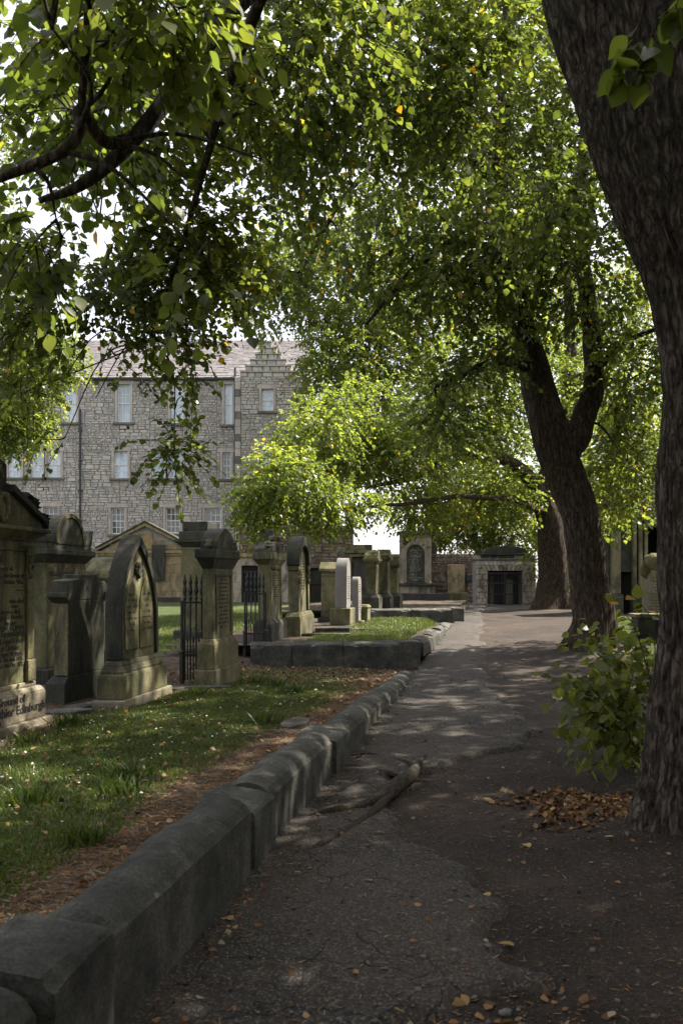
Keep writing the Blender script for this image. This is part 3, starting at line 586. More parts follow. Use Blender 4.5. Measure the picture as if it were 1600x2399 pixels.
for q in (-.42, .36): MB().box(q, q + .06, -.19, -.165, .5, 1.36).build('edge_strip', M['tomb'], r, bevel=.01)
marks(r, -.3, .3, .84, 1.34, 11, -.1715, 31)
# H9
r = stone_root('headstone', 'round arched headstone with deep hood moulding on the raised plot', (-.84, 18.4), T2Z, 1.4, .56, k=.6)
b = MB().cbox(1.4, .56, -.2, .42); b.frust(1.4, .56, .42, 1.2, .42, .52); b.build('plinth', M['tomb'], r, bevel=.02)
MB().prism([(-.5, .52), (.5, .52), (.5, 1.52)] + arc(0, 1.52, .5, 0, 180, 14)[1:-1] + [(-.5, 1.52)], -.10, .20).build('body', M['tomb'], r, bevel=.01)
oo = [(.60, 1.50)] + arc(0, 1.52, .60, 0, 180, 16) + [(-.60, 1.50)]; io = [(.40, 1.50)] + arc(0, 1.52, .40, 0, 180, 16) + [(-.40, 1.50)]
MB().ring(oo, io, -.24, .22).build('arched_hood', M['tomb_dark'], r, bevel=.02)
for s in (-1, 1): MB().box(min(s * .40, s * .52), max(s * .40, s * .52), -.18, -.09, .54, 1.40).box(min(s * .37, s * .56), max(s * .37, s * .56), -.21, .2, 1.40, 1.50).build('pilaster', M['tomb'], r, bevel=.014)
b = MB()
for s in (-1, 1):
    for k in range(9): b.blob((s * .46 + random.uniform(-.05, .05), -.19, 1.26 + random.uniform(-.12, .1)), (.035, .035, .045), 6, 5, .5, k)
b.build('carved_leaves', M['tomb_dark'], r, smooth=True); marks(r, -.33, .33, .98, 1.62, 11, -.1015, 32)
# low blocks on the plot
for k, (px, py, w_, t__, h, lb) in enumerate([(780, 1483, .75, .6, .13, 'low flat stone block lying in the grass plot beside the arched headstone'), (725, 1490, 1.7, .22, .06, 'long flat kerb strip lying in the grass plot'), (830, 1478, 1.2, .2, .05, 'narrow flat strip before the white pointed stone')]):
    Y = (CH - T2Z) * F / (py - HY); p = at(px, py, Y)
    tag(MB().cbox(w_, t__, -.1, h).build('stone_block', M['kerb'], None, (p[0], p[1], T2Z), random.uniform(-.1, .1), bevel=.02), lb, 'stone')
# H10 group
r = stone_root('pillar_stone', 'square olive pillar with gabled cap behind the white pointed stone', (-.12, 24.4), T2Z, .62, .5)
MB().cbox(.7, .58, -.2, .16).build('base', M['tomb_dark'], r, bevel=.03); MB().cbox(.52, .42, .16, 1.30).build('shaft', M['tomb'], r, bevel=.02)
b = MB()
for k in range(10): b.blob((-.22 + .049 * k, -.215, 1.33), (.03, .02, .06), 6, 5, .4, k); b.blob((-.255, -.18 + .04 * k, 1.33), (.02, .03, .06), 6, 5, .4, k)
b.build('carved_capital', M['tomb'], r, smooth=True)
MB().cbox(.5, .4, 1.28, 1.42).build('neck', M['tomb'], r, bevel=.01)
MB().prism([(-.33, 1.42), (.33, 1.42), (.33, 1.5), (.1, 1.68), (-.1, 1.68), (-.33, 1.5)], -.27, .27).build('cap', M['tomb'], r, bevel=.02)
r = stone_root('headstone', 'pale pointed granite headstone on a square block', (.22, 22.6), T2Z, .75, .52)
b = MB().cbox(.95, .68, -.2, .06).cbox(.8, .52, .06, .48); b.build('base', M['tomb'], r, bevel=.025)
MB().prism([(-.30, .48), (.30, .48)] + pointed(.58, 1.35, 1.76, 8), -.15, .15).build('body', M['granite'], r, bevel=.015); marks(r, -.22, .22, .7, 1.3, 14, -.1515, 33)
r = stone_root('headstone', 'small pinkish granite headstone with rounded shoulder', (.46, 23.9), T2Z, .6, .2)
MB().cbox(.7, .36, -.2, .1).build('base', M['tomb'], r, bevel=.02)
MB().prism([(-.26, .1), (.26, .1), (.26, 1.12)] + arc(.10, 1.12, .16, 0, 90, 5)[1:] + arc(-.10, 1.12, .16, 90, 180, 5), -.09, .09).build('body', M['granite'], r, bevel=.012); marks(r, -.22, .22, .3, 1.1, 13, -.0915, 34)
r = stone_root('stone_pedestal', 'squat square stone pedestal beside the granite headstones', (.72, 24.4), T2Z, .6, .42, cat='pedestal')
MB().cbox(.66, .46, -.2, .08).build('base', M['tomb_dark'], r, bevel=.02); MB().cbox(.56, .38, .08, .44).build('block', M['tomb'], r, bevel=.02); MB().frust(.62, .44, .44, .5, .34, .52).build('cap', M['tomb'], r, bevel=.02)
# three pillars on the upper plot
for k, (X, Y, hh, lb) in enumerate([(1.12, 28.0, 1.90, 'tall pillar headstone with peaked cap first of three on upper plot'), (1.55, 29.3, 1.98, 'pillar headstone with gabled cap middle of three on upper plot'), (1.95, 30.6, 1.80, 'pillar headstone with worn flat cap last of three on upper plot')]):
    r = stone_root('pillar_stone', lb, (X, Y), T3Z, .75, .45, group='three pillar stones in a row')
    b = MB().cbox(.85, .56, -.2, .4); b.frust(.85, .56, .4, .66, .4, .52); b.build('base', M['tomb_dark'], r, bevel=.02); MB().cbox(.6, .34, .52, hh - .42).build('shaft', M['tomb'], r, bevel=.02)
    b = MB().frust(.62, .36, hh - .42, .78, .5, hh - .34); b.cbox(.8, .52, hh - .34, hh - .26); b.build('cornice', M['tomb'], r, bevel=.012)
    top = [[(-.36, hh - .26), (.36, hh - .26), (.3, hh - .16), (.08, hh), (-.08, hh), (-.3, hh - .16)], [(-.38, hh - .26), (.38, hh - .26), (.40, hh - .2), (.06, hh), (-.06, hh), (-.4, hh - .2)], [(-.3, hh - .26), (.3, hh - .26), (.28, hh - .02), (.1, hh), (-.22, hh - .03)]][k]
    MB().prism(top, -.22, .22).build('cap', M['tomb'], r, bevel=.02); marks(r, -.24, .24, .62, hh - .5, 18, -.1715, 40 + k)

# ------------------------------------------------------------------ iron railing
def bar_mesh(h, r=.012, spear=True):
    b = MB().lathe([(r, 0), (r, h)], n=6); return b
def railing(name, label, A, B, z, n, h, short=True):
    A = np.array(A); B = np.array(B); d = B - A; L = np.linalg.norm(d); t = thing(name, label, 'railing', (A[0], A[1], z), math.atan2(d[1], d[0]))
    bm = bar_mesh(h); me = bpy.data.meshes.new('bar'); me.from_pydata(bm.v, [], bm.f); me.materials.append(M['iron'])
    fb = MB().lathe([(.012, 0), (.026, .03), (.014, .06), (.022, .09), (.03, .13), (.022, .18), (.016, .21), (.026, .25), (.004, .36)], n=8); fm = bpy.data.meshes.new('finial'); fm.from_pydata(fb.v, [], fb.f); fm.materials.append(M['iron'])
    for k in range(n):
        x = L * (k + .5) / n; o = link('bar', me, t, (x, 0, 0)); f = link('finial', fm, o, (0, 0, h - .02))
    if short:
        sm = bpy.data.meshes.new('dog_bar'); q = MB().lathe([(.009, 0), (.009, .5), (.016, .54), (.002, .62)], n=6); sm.from_pydata(q.v, [], q.f); sm.materials.append(M['iron'])
        for k in range(n + 1): link('dog_bar', sm, t, (max(.03, min(L - .03, L * k / n)), 0, 0))
    b = MB().box(0, L, -.02, .02, h - .06, h - .035); b.build('top_rail', M['iron'], t); MB().box(0, L, -.02, .02, .33, .355).build('lower_rail', M['iron'], t)
    for x in (0, L):
        p = MB().lathe([(.035, -.1), (.035, .36), (.045, .38), (.02, .42), (.02, h - .02)], c=(x, 0), n=8).build('post', M['iron'], t)
    return t
railing('iron_railing', 'spear topped iron railing side running back from the path by the curved gable stone', (-2.16, 12.15), (-1.72, 12.3), .3, 6, 1.1)
railing('iron_railing', 'spear topped iron railing side between the two cap stones', (-1.72, 16.0), (-1.36, 16.1), .36, 5, 1.1)

# ------------------------------------------------------------------ masonry
def stone_unit(seed, inset=.07, jit=.05, round_=1.0):
    """unit stone: x,z in -.5...5, y from 0 (wall face) to -1 (proud)"""
    r = random.Random(seed); c = [(-.5, -.5), (.5, -.5), (.5, .5), (-.5, .5)]; v = []
    jj = [(r.uniform(0, jit), r.uniform(0, jit)) for _ in c]
    for (x, z), (a, b) in zip(c, jj): v.append((x - math.copysign(a, x), 0, z - math.copysign(b, z)))
    for (x, z), (a, b) in zip(c, jj): v.append((x - math.copysign(a, x), -.55 - r.uniform(0, .2), z - math.copysign(b, z)))
    for (x, z), (a, b) in zip(c, jj): v.append(((x - math.copysign(a, x)) * (1 - inset * r.uniform(.6, 1.8)), -.85 - r.uniform(0, .3) * round_, (z - math.copysign(b, z)) * (1 - 2 * inset * r.uniform(.6, 1.8))))
    f = [(0, 1, 5, 4), (1, 2, 6, 5), (2, 3, 7, 6), (3, 0, 4, 7), (4, 5, 9, 8), (5, 6, 10, 9), (6, 7, 11, 10), (7, 4, 8, 11), (8, 9, 10, 11)]
    return np.array(v), np.array(f)
UNITS = {k: [stone_unit(i + 50, *k) for i in range(8)] for k in ((.07, .12, 1.0), (.03, .004, .2))}
def lay(x0, x1, z0, z1, hr, lr, holes, seed, split=.3, bond=False):
    r = random.Random(seed); out = []; z = z0; row = 0
    while z < z1 - .04:
        h = r.uniform(*hr)
        if z + h > z1 - hr[0] * .5: h = z1 - z
        x = x0 - (r.uniform(0, lr[0]) if not bond else (row % 2) * lr[0] / 2)
        while x < x1 - .02:
            l = r.uniform(*lr); a, b = max(x, x0), min(x + l, x1)
            if x1 - b < lr[0] * .4: b = x1
            if b - a > .03:
                if r.random() < split and h > hr[0] * 1.25:
                    q = r.uniform(.35, .65); out += [(a, b, z, z + h * q), (a, b, z + h * q, z + h)]
                else: out.append((a, b, z, z + h))
            x = b if b == x1 else x + l
            if b == x1: break
        z += h; row += 1
    for (hx0, hx1, hz0, hz1) in holes:
        nxt = []
        for (a, b, c, d) in out:
            if b <= hx0 or a >= hx1 or d <= hz0 or c >= hz1: nxt.append((a, b, c, d)); continue
            if a < hx0: nxt.append((a, hx0, c, d))
            if b > hx1: nxt.append((hx1, b, c, d))
            aa, bb = max(a, hx0), min(b, hx1)
            if c < hz0: nxt.append((aa, bb, c, hz0))
            if d > hz1: nxt.append((aa, bb, hz1, d))
        out = nxt
    return [(a, b, c, d) for a, b, c, d in out if b - a > .04 and d - c > .03]
def lay_patches(x0, x1, z0, z1, hr, lr, holes, seed, split, pw=(1.4, 3.2), ph=(1.2, 2.6)):
    r = random.Random(seed); out = []; x = x0; k = 0
    while x < x1 - .01:
        w = r.uniform(*pw); xb = min(x1, x + w); xb = x1 if x1 - xb < pw[0] * .5 else xb; z = z0
        while z < z1 - .01:
            h = r.uniform(*ph); zb = z1 if z1 - z - h < ph[0] * .5 else z + h; k += 1
            f = r.choice((.7, .85, 1.0, 1.25)); out += lay(x, xb, z, zb, (hr[0] * f, hr[1] * f), (lr[0] * f, lr[1] * f), holes, seed * 100 + k, split); z = zb
        x = xb
    return out
def masonry(parent, stones, y, mat, name='stone', gap=.02, depth=(.03, .08), unit=(.07, .12, 1.0), limit=300, seed=0, restname='rubble', sgn=-1, key=None):
    """the largest stones become parts of their own, the rest one joined part"""
    r = random.Random(seed); st = sorted(stones, key=key or (lambda q: -(q[1] - q[0]) * (q[3] - q[2]))); U = UNITS[unit]
    mes = []
    for v, f in U:
        me = bpy.data.meshes.new(name); me.from_pydata(v.tolist(), [], f.tolist()); me.materials.append(M[mat]); mes.append(me)
    for (a, b, c, d) in st[:limit]:
        dep = r.uniform(*depth); o = link(name, mes[r.randrange(len(U))], parent, ((a + b) / 2, y, (c + d) / 2), (0, 0, 0), (b - a - gap, dep, d - c - gap))
    rest = st[limit:]
    if rest:
        V = []; Fc = []; n = 0
        for (a, b, c, d) in rest:
            v, f = U[r.randrange(len(U))]; dep = r.uniform(*depth)
            V.append(v * np.array([b - a - gap, dep, d - c - gap]) + np.array([(a + b) / 2, y, (c + d) / 2])); Fc.append(f + n); n += len(v)
        o = link(restname, mesh_np(restname, np.vstack(V), np.vstack(Fc), None, M[mat]), parent); tag(o, None, None, None, 'stuff')

# ------------------------------------------------------------------ the big stone building
BY = 62.0
def bx(px): return (px - CX) * BY / F
def bz(py): return CH + (HY - py) * BY / F
bld = thing('stone_building', 'four storey grey rubble stone building with sash windows and slate roof', 'building', (0, BY, 0))
wins = [(276, 306, 900, 990, 's'), (400, 431, 900, 992, 's'), (526, 545, 900, 995, 's'), (150, 180, 900, 990, 's'), (73, 102, 1057, 1119, 's'), (111, 143, 1057, 1119, 's'), (268, 300, 1057, 1121, 's'), (356, 388, 1057, 1121, 's'), (395, 427, 1057, 1121, 's'),
        (522, 541, 1060, 1122, 'd'), (103, 136, 1187, 1252, 'd'), (261, 293, 1189, 1252, 'd'), (389, 422, 1189, 1250, 'd'), (481, 518, 1190, 1252, 'd'), (20, 50, 1060, 1119, 's')]
eave = bz(888); L0, L1_ = bx(-60), bx(556)
holes = []
paneM = {}
def pane_mesh(k):
    if k not in paneM:
        me = bpy.data.meshes.new('pane'); me.from_pydata([(-.5, 0, -.5), (.5, 0, -.5), (.5, 0, .5), (-.5, 0, .5), (-.5, .02, -.5), (.5, .02, -.5), (.5, .02, .5), (-.5, .02, .5)], [], [(0, 1, 2, 3), (7, 6, 5, 4), (0, 4, 5, 1), (1, 5, 6, 2), (2, 6, 7, 3), (3, 7, 4, 0)]); me.materials.append(M[k]); paneM[k] = me
    return paneM[k]
def window(parent, x0, x1, z0, z1, yf, glass):
    w = x1 - x0; h = z1 - z0; cx_, yb = (x0 + x1) / 2, yf + .20
    b = MB(); fr = .07; b.box(x0, x0 + fr, yb - .05, yb + .05, z0, z1); b.box(x1 - fr, x1, yb - .05, yb + .05, z0, z1); b.box(x0 + fr, x1 - fr, yb - .05, yb + .05, z1 - fr, z1); b.box(x0 + fr, x1 - fr, yb - .05, yb + .05, z0, z0 + fr + .03)
    zm = (z0 + z1) / 2; b.box(x0 + fr, x1 - fr, yb - .06, yb + .04, zm - .03, zm + .03)
    nc = 3 if w > .7 else 2; gx_ = np.linspace(x0 + fr, x1 - fr, nc + 1); gz_ = [z0 + fr + .03, (z0 + zm) / 2 + .03, zm - .03], [zm + .03, (zm + z1) / 2 - .02, z1 - fr]
    for g in gx_[1:-1]:
        b.box(g - .02, g + .02, yb - .03, yb + .03, z0 + fr + .03, zm - .03); b.box(g - .02, g + .02, yb - .03, yb + .03, zm + .03, z1 - fr)
    for q in gz_:
        for i in range(nc): b.box(gx_[i] + (.02 if i else 0), gx_[i + 1] - (.02 if i < nc - 1 else 0), yb - .028, yb + .028, q[1] - .018, q[1] + .018)
    o = b.build('window', M['white'], parent)
    for q in gz_:
        for j in range(2):
            for i in range(nc):
                a, c = gx_[i] + (.02 if i else 0), gx_[i + 1] - (.02 if i < nc - 1 else 0); lo = q[j] + (.018 if j else 0); hi = q[j + 1] - (.018 if j == 0 else 0)
                gk = glass
                link('pane', pane_mesh(gk), o, ((a + c) / 2, yb - .005, (lo + hi) / 2), (random.uniform(-.012, .012), 0, random.uniform(-.012, .012)), (c - a, 1, hi - lo))
    s = .17
    for q in (x0 - s, x1): MB().box(q, q + s, yf - .07, yb + .05, z0, z1).build('jamb', M['surround'], o, bevel=.01)
    MB().box(x0 - s - .1, x1 + s + .1, yf - .075, yb + .05, z1, z1 + .28).build('lintel', M['surround'], o, bevel=.01)
    MB().box(x0 - s - .12, x1 + s + .12, yf - .16, yb + .05, z0 - .16, z0).build('sill', M['sill'], o, bevel=.01)
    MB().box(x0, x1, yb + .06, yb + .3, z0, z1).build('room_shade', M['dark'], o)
    return (x0 - s - .02, x1 + s + .02, z0 - .17, z1 + .29)
for (a, b_, c, d, g) in wins:
    holes.append(window(bld, bx(a), bx(b_), bz(d), bz(c), 0.0, 'glass_sky' if g == 's' else 'glass_dark'))
# solid wall behind, with recesses left open at the windows: built as strips between openings
def wall_core(parent, x0, x1, z0, z1, y0, y1, hs, mat='mortar'):
    xs = sorted({x0, x1, *[h[0] + .1 for h in hs], *[h[1] - .1 for h in hs]}); b = MB()
    for a, c in zip(xs[:-1], xs[1:]):
        if c <= x0 or a >= x1: continue
        m_ = (a + c) / 2; cut = sorted([(h[2] + .1, h[3] - .1) for h in hs if h[0] + .1 < m_ < h[1] - .1]); z = z0
        for (p, q) in cut:
            if p > z: b.box(a, c, y0, y1, z, min(p, z1))
            z = max(z, q)
        if z < z1: b.box(a, c, y0, y1, z, z1)
    return b.build('wall', M[mat], parent)
wall_core(bld, L0, L1_, 0, eave, 0, .6, holes)
masonry(bld, lay_patches(L0, L1_, 2.0, eave - .12, (.11, .28), (.16, .6), holes, 1, .5), 0, 'rubble', gap=.016, depth=(.012, .07), seed=1, restname='rubble_stones')
MB().box(L0, L1_, -.30, .1, eave - .10, eave + .02).build('gutter', M['pipe'], bld, bevel=.03)
# slates
b = MB(); ry0, ry1 = -.32, 5.4; rz0, rz1 = eave + .02, bz(799) + 1.5
b.add([(L0, ry0, rz0), (L1_ + 5, ry0, rz0), (L1_ + 5, ry1, rz1), (L0, ry1, rz1), (L0, ry1 + .3, rz0 - .5), (L1_ + 5, ry1 + .3, rz0 - .5)], [(0, 1, 2, 3), (3, 2, 5, 4), (0, 4, 5, 1), (0, 3, 4), (1, 5, 2)]); b.build('roof', M['mortar'], bld)
sl_ = np.array([0, ry1 - ry0, rz1 - rz0]); slen = np.linalg.norm(sl_); sd = sl_ / slen; sn = np.array([0, -sd[2], sd[1]]); V = []; Fc = []; n = 0; rr = random.Random(5); k = 0
row = 0.0
while row < slen - .1:
    hh = .30 - .10 * row / slen; x = L0 - rr.uniform(0, .3)
    while x < L1_ + 5:
        wd = rr.uniform(.26, .5); lift = rr.uniform(.03, .055); e = rr.uniform(-.02, .02)
        p = np.array([x + .005, ry0, rz0]) + sd * (row + e); q = np.array([x + wd - .008, ry0, rz0]) + sd * (row + e); u = sd * (hh + .1)
        V += [p + sn * lift, q + sn * lift, q + u + sn * .006, p + u + sn * .006, p + sn * .003, q + sn * .003]; Fc += [[n, n + 1, n + 2, n + 3], [n + 4, n + 5, n + 1, n]]; n += 6; x += wd
    row += hh
tag(link('slates', mesh_np('slates', np.array(V), np.array(Fc), None, M['slate']), bld), None, None, None, 'stuff')
# downpipe
b = MB(); xp = bx(190); b.tube([(xp, -.16, 2), (xp, -.16, bz(960))], .07, 8)
for q in (1010, 1080, 1150, 1220): b.box(xp - .11, xp + .11, -.2, 0, bz(q) - .06, bz(q) + .06)
b.build('downpipe', M['pipe'], bld)
for (a, q) in ((290, 1003), (415, 1004), (103, 1145), (536, 1004)): MB().box(bx(a) - .42, bx(a) + .42, -.02, .02, bz(q) - .13, bz(q) + .13).build('vent', M['dark'], bld)
# projecting wing with crow stepped gable
WY = -1.7; s_ = (BY + WY) / BY
def wx(px): return (px - CX) * (BY + WY) / F
def wz(py): return CH + (HY - py) * (BY + WY) / F
wh = []
wing = thing('stone_wing', 'projecting rubble stone wing with stepped gable beside the slate roof', 'building', (0, BY + WY, 0))
for (a, b_, c, d) in ((613, 641, 911, 963), (607, 641, 1047, 1100), (607, 641, 1185, 1240)): wh.append(window(wing, wx(a), wx(b_), wz(d), wz(c), 0, 'glass_sky'))
W0, W1 = wx(552), wx(706); we = wz(884)
wall_core(wing, W0, W1, 0, we, 0, 1.6, wh)
gst = []
ng = 6
for k in range(ng):
    w_ = (W1 - W0) * (1 - (k + 1) / (ng + .6)); c = (W0 + W1) / 2; z = we + k * .40; MB().box(c - w_ / 2, c + w_ / 2, .0, .6, z, z + .40).build('gable_step', M['mortar'], wing)
    MB().box(c - w_ / 2 - .03, c + w_ / 2 + .03, -.1, .66, z + .34, z + .42).build('skew_stone', M['surround'], wing); gst += lay(c - w_ / 2, c + w_ / 2, z, z + .34, (.3, .34), (.3, .8), [], 80 + k)
masonry(wing, lay_patches(W0 + .35, W1 - .35, 2.0, we, (.11, .28), (.16, .6), wh, 2, .45) + gst, 0, 'rubble', gap=.016, depth=(.012, .07), seed=2, restname='rubble_stones')
z = 2.0; k = 0
while z < we:
    l = .55 if k % 2 else .32
    MB().box(W0 - .02, W0 + .34 + (.0), -.10, .5, z, min(we, z + .5) - .015).build('quoin', M['surround' if k % 3 else 'sill'], wing, bevel=.012); MB().box(W1 - .34, W1 + .02, -.10, .5, z, min(we, z + .5) - .015).build('quoin', M['surround'], wing, bevel=.012); z += .5; k += 1
b = MB().tube([(W0 - .2, 1.5, 2), (W0 - .2, 1.5, we + 1)], .08, 8); b.build('downpipe', M['pipe'], wing)
b = MB().tube([(W1 + .12, -.1, 2), (W1 + .12, -.1, we + 1)], .07, 8); b.build('downpipe', M['pipe'], wing)
# lower range right of the wing
lw = thing('stone_outbuilding', 'low grey stone range glimpsed between leaves right of the wing', 'building', (0, 63, 0))
def ox(px): return (px - CX) * 63 / F
wall_core(lw, ox(712), ox(792), 0, CH + (HY - 1180) * 63 / F, 0, .5, [])
masonry(lw, lay(ox(712), ox(792), 2, CH + (HY - 1180) * 63 / F, (.2, .4), (.3, .9), [], 4), 0, 'rubble', limit=80, seed=4)

# ------------------------------------------------------------------ churchyard boundary wall, tombs against it
def face_z(py, Y): return CH + (HY - py) * Y / F
def face_x(px, Y): return (px - CX) * Y / F
RY = 50.0
rw = thing('boundary_wall', 'tall reddish rubble wall behind the arched headstone', 'wall', (0, RY, 0))
a, b_ = face_x(560, RY), face_x(828, RY); zt_ = face_z(1232, RY)
wall_core(rw, a, b_, 0, zt_, 0, .6, [], 'redrubble')
masonry(rw, lay_patches(a, b_, .5, zt_, (.11, .3), (.2, .6), [], 6, .4), 0, 'redrubble', gap=.025, depth=(.04, .13), seed=6, restname='rubble_stones')
RY2 = 49.0
rw2 = thing('boundary_wall', 'rubble wall stretching from the arched wall monument to the gate tomb', 'wall', (0, RY2, 0))
a, b_ = face_x(828, RY2), face_x(1116, RY2); zt2 = face_z(1298, RY2)
wall_core(rw2, a, b_, 0, zt2, 0, .6, [], 'redrubble')
masonry(rw2, lay_patches(a, b_, .4, zt2, (.11, .28), (.16, .5), [], 7, .35), 0, 'redrubble', gap=.025, depth=(.04, .12), seed=7, restname='rubble_stones')
# west wall continuing behind left tombs
RY3 = 51.5
rw3 = thing('boundary_wall', 'grey rubble wall running behind the pedimented tomb below the building', 'wall', (0, RY3, 0))
a, b_ = face_x(-80, RY3), face_x(560, RY3); wall_core(rw3, a, b_, 0, 3.6, 0, .6, [])
masonry(rw3, lay(a, b_, .4, 3.6, (.16, .34), (.25, .8), [], 8, .35), 0, 'redrubble', gap=.025, depth=(.04, .12), seed=8, restname='rubble_stones', key=lambda q: -q[3])
def ashlar(parent, x0, x1, z0, z1, hr, lr, y, mat, hs=(), seed=0, name='block', gap=.016, depth=(.02, .03)):
    masonry(parent, lay(x0, x1, z0, z1, hr, lr, list(hs), seed, 0, True), y, mat, name, gap, depth, (.03, .004, .2), 300, seed)
# pedimented tomb
PY = 48.0
pt = thing('pedimented_tomb', 'ochre stone tomb front with triangular pediment behind the pointed stone', 'tomb', (0, PY, 0))
x0, x1 = face_x(236, PY), face_x(448, PY); zc = face_z(1292, PY)
MB().box(x0, x1, 0, 1.5, 0, zc - .02).build('wall', M['mortar'], pt)
ashlar(pt, x0, x1, .55, zc - .25, (.46, .52), (.7, 1.5), 0, 'ochre', seed=11)
MB().box(x0 - .08, x1 + .08, -.12, 0, .1, .75).build('base_course', M['darkcourse'], pt, bevel=.02)
b = MB().box(x0 - .10, x1 + .10, -.12, 1.5, zc - .22, zc - .10); b.box(x0 - .18, x1 + .18, -.2, 1.5, zc - .10, zc + .02); b.build('cornice', M['ochre'], pt, bevel=.015)
xc = (x0 + x1) / 2; za = face_z(1224, PY)
MB().prism([(x0, zc + .02), (x1, zc + .02), (xc, za - .18)], .02, 1.5).build('tympanum', M['mortar'], pt)
tb = [(x0 + .5, xc - .9, .1, .42), (xc - .85, xc - .42, .1, .66), (xc - .4, xc + .42, .1, .98), (xc + .45, xc + .95, .1, .64), (xc + 1.0, x1 - .5, .1, .40)]
masonry(pt, [(a, b_, zc + c, zc + d) for a, b_, c, d in tb], .02, 'ochre', 'block', .02, (.05, .07), (.03, .004, .2), 300, 12)
for s in (0, 1):
    xe = x0 - .2 if s == 0 else x1 + .2; q = [(xe, zc + .02), (xe, zc + .16), (xc, za), (xc, za - .20)]; MB().prism(q[::-1] if s == 0 else q, -.2, 1.5).build('raking_cornice', M['ochre'], pt, bevel=.015)
    q = [(xe, zc + .16), (xe, zc + .24), (xc, za + .09), (xc, za + .004)]; MB().prism(q[::-1] if s == 0 else q, -.26, 1.5).build('raking_cap', M['tomb_dark'], pt, bevel=.01)
for k, (fx, fz) in enumerate(((.36, .62), (.64, .62), (.60, .72))):
    n = 160; c = np.array([x0 + (x1 - x0) * fx, -.05, zc + (za - zc) * fz]); 
# dark plaque beside the tomb
tag(MB().box(-.35, .35, -.05, .05, 0, 1.9).build('slate_plaque', M['tomb_dark'], None, (face_x(372, 47.8), 47.8, .45 + 1.2), 0, bevel=.02), 'dark slate plaque mounted on the pedimented tomb wall', 'plaque')
# middle mausoleum with barred doorway
MY = 47.5
mm = thing('barred_tomb', 'pale ashlar tomb front with barred doorway behind the capped headstones', 'tomb', (0, MY, 0))
x0, x1 = face_x(545, MY), face_x(705, MY); zt_ = face_z(1302, MY); dx0, dx1, dz1 = face_x(566, MY), face_x(606, MY), face_z(1325, MY)
wall_core(mm, x0, x1, 0, zt_, 0, .8, [(dx0 - .1, dx1 + .1, -1, dz1 + .1)])
ashlar(mm, x0, x1, .35, zt_ - .1, (.38, .44), (.6, 1.2), 0, 'ashlar', [(dx0, dx1, -1, dz1)], 14)
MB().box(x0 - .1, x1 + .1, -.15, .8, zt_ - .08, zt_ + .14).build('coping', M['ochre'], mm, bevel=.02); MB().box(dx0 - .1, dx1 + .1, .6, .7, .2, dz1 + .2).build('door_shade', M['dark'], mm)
for k in range(9): MB().tube([(dx0 + (k + .5) / 9 * (dx1 - dx0), .1, .3), (dx0 + (k + .5) / 9 * (dx1 - dx0), .1, dz1)], .02, 6).build('bar', M['iron'], mm)
for q in (.9, dz1 - .35): MB().box(dx0, dx1, .08, .12, q, q + .05).build('cross_rail', M['iron'], mm)
# dark recess tomb with panel
dt = thing('panel_tomb', 'dark wall tomb panel set low in the reddish rubble wall', 'tomb', (0, 49.7, 0))
x0, x1 = face_x(706, 49.7), face_x(776, 49.7)
MB().box(x0, x1, -.2, .2, .2, face_z(1372, 49.7)).build('dark_base', M['darkcourse'], dt, bevel=.02); MB().box(x0, x1, -.14, .2, face_z(1370, 49.7), face_z(1332, 49.7)).build('panel', M['tomb_dark'], dt, bevel=.03)
b = MB().box(x0 - .1, x1 + .1, -.3, .2, face_z(1331, 49.7), face_z(1322, 49.7)); b.build('cornice', M['tomb_pale'], dt, bevel=.02)
# columned wall tomb
ct = thing('columned_tomb', 'wall tomb with slim columns and dark panel behind the granite headstones', 'tomb', (0, 48.0, 0)); cY = 48.0
x0, x1 = face_x(815, cY), face_x(872, cY)
MB().box(x0, x1, -.1, .4, .2, face_z(1393, cY)).build('base', M['tomb_dark'], ct, bevel=.02); MB().box(x0 + .1, x1 - .1, .02, .4, face_z(1393, cY), face_z(1305, cY)).build('panel', M['tomb_dark'], ct, bevel=.03)
MB().box(x0 + .3, x1 - .3, -.04, .02, face_z(1380, cY), face_z(1318, cY)).build('inner_panel', M['darkcourse'], ct, bevel=.02)
b = MB().box(x0 - .1, x1 + .1, -.2, .4, face_z(1305, cY), face_z(1297, cY)).box(x0 - .2, x1 + .2, -.3, .4, face_z(1296.5, cY), face_z(1288, cY)).box(x0, x1, -.1, .4, face_z(1287.5, cY), face_z(1276, cY)); b.build('entablature', M['tomb'], ct, bevel=.03)
for x in (x0 + .1, x1 - .1): MB().lathe([(.14, face_z(1393, cY)), (.14, face_z(1390, cY)), (.1, face_z(1388, cY)), (.085, face_z(1312, cY)), (.13, face_z(1308, cY)), (.14, face_z(1305, cY) - .01)], (x, -.05), 10).build('column', M['tomb_pale'], ct, smooth=False)
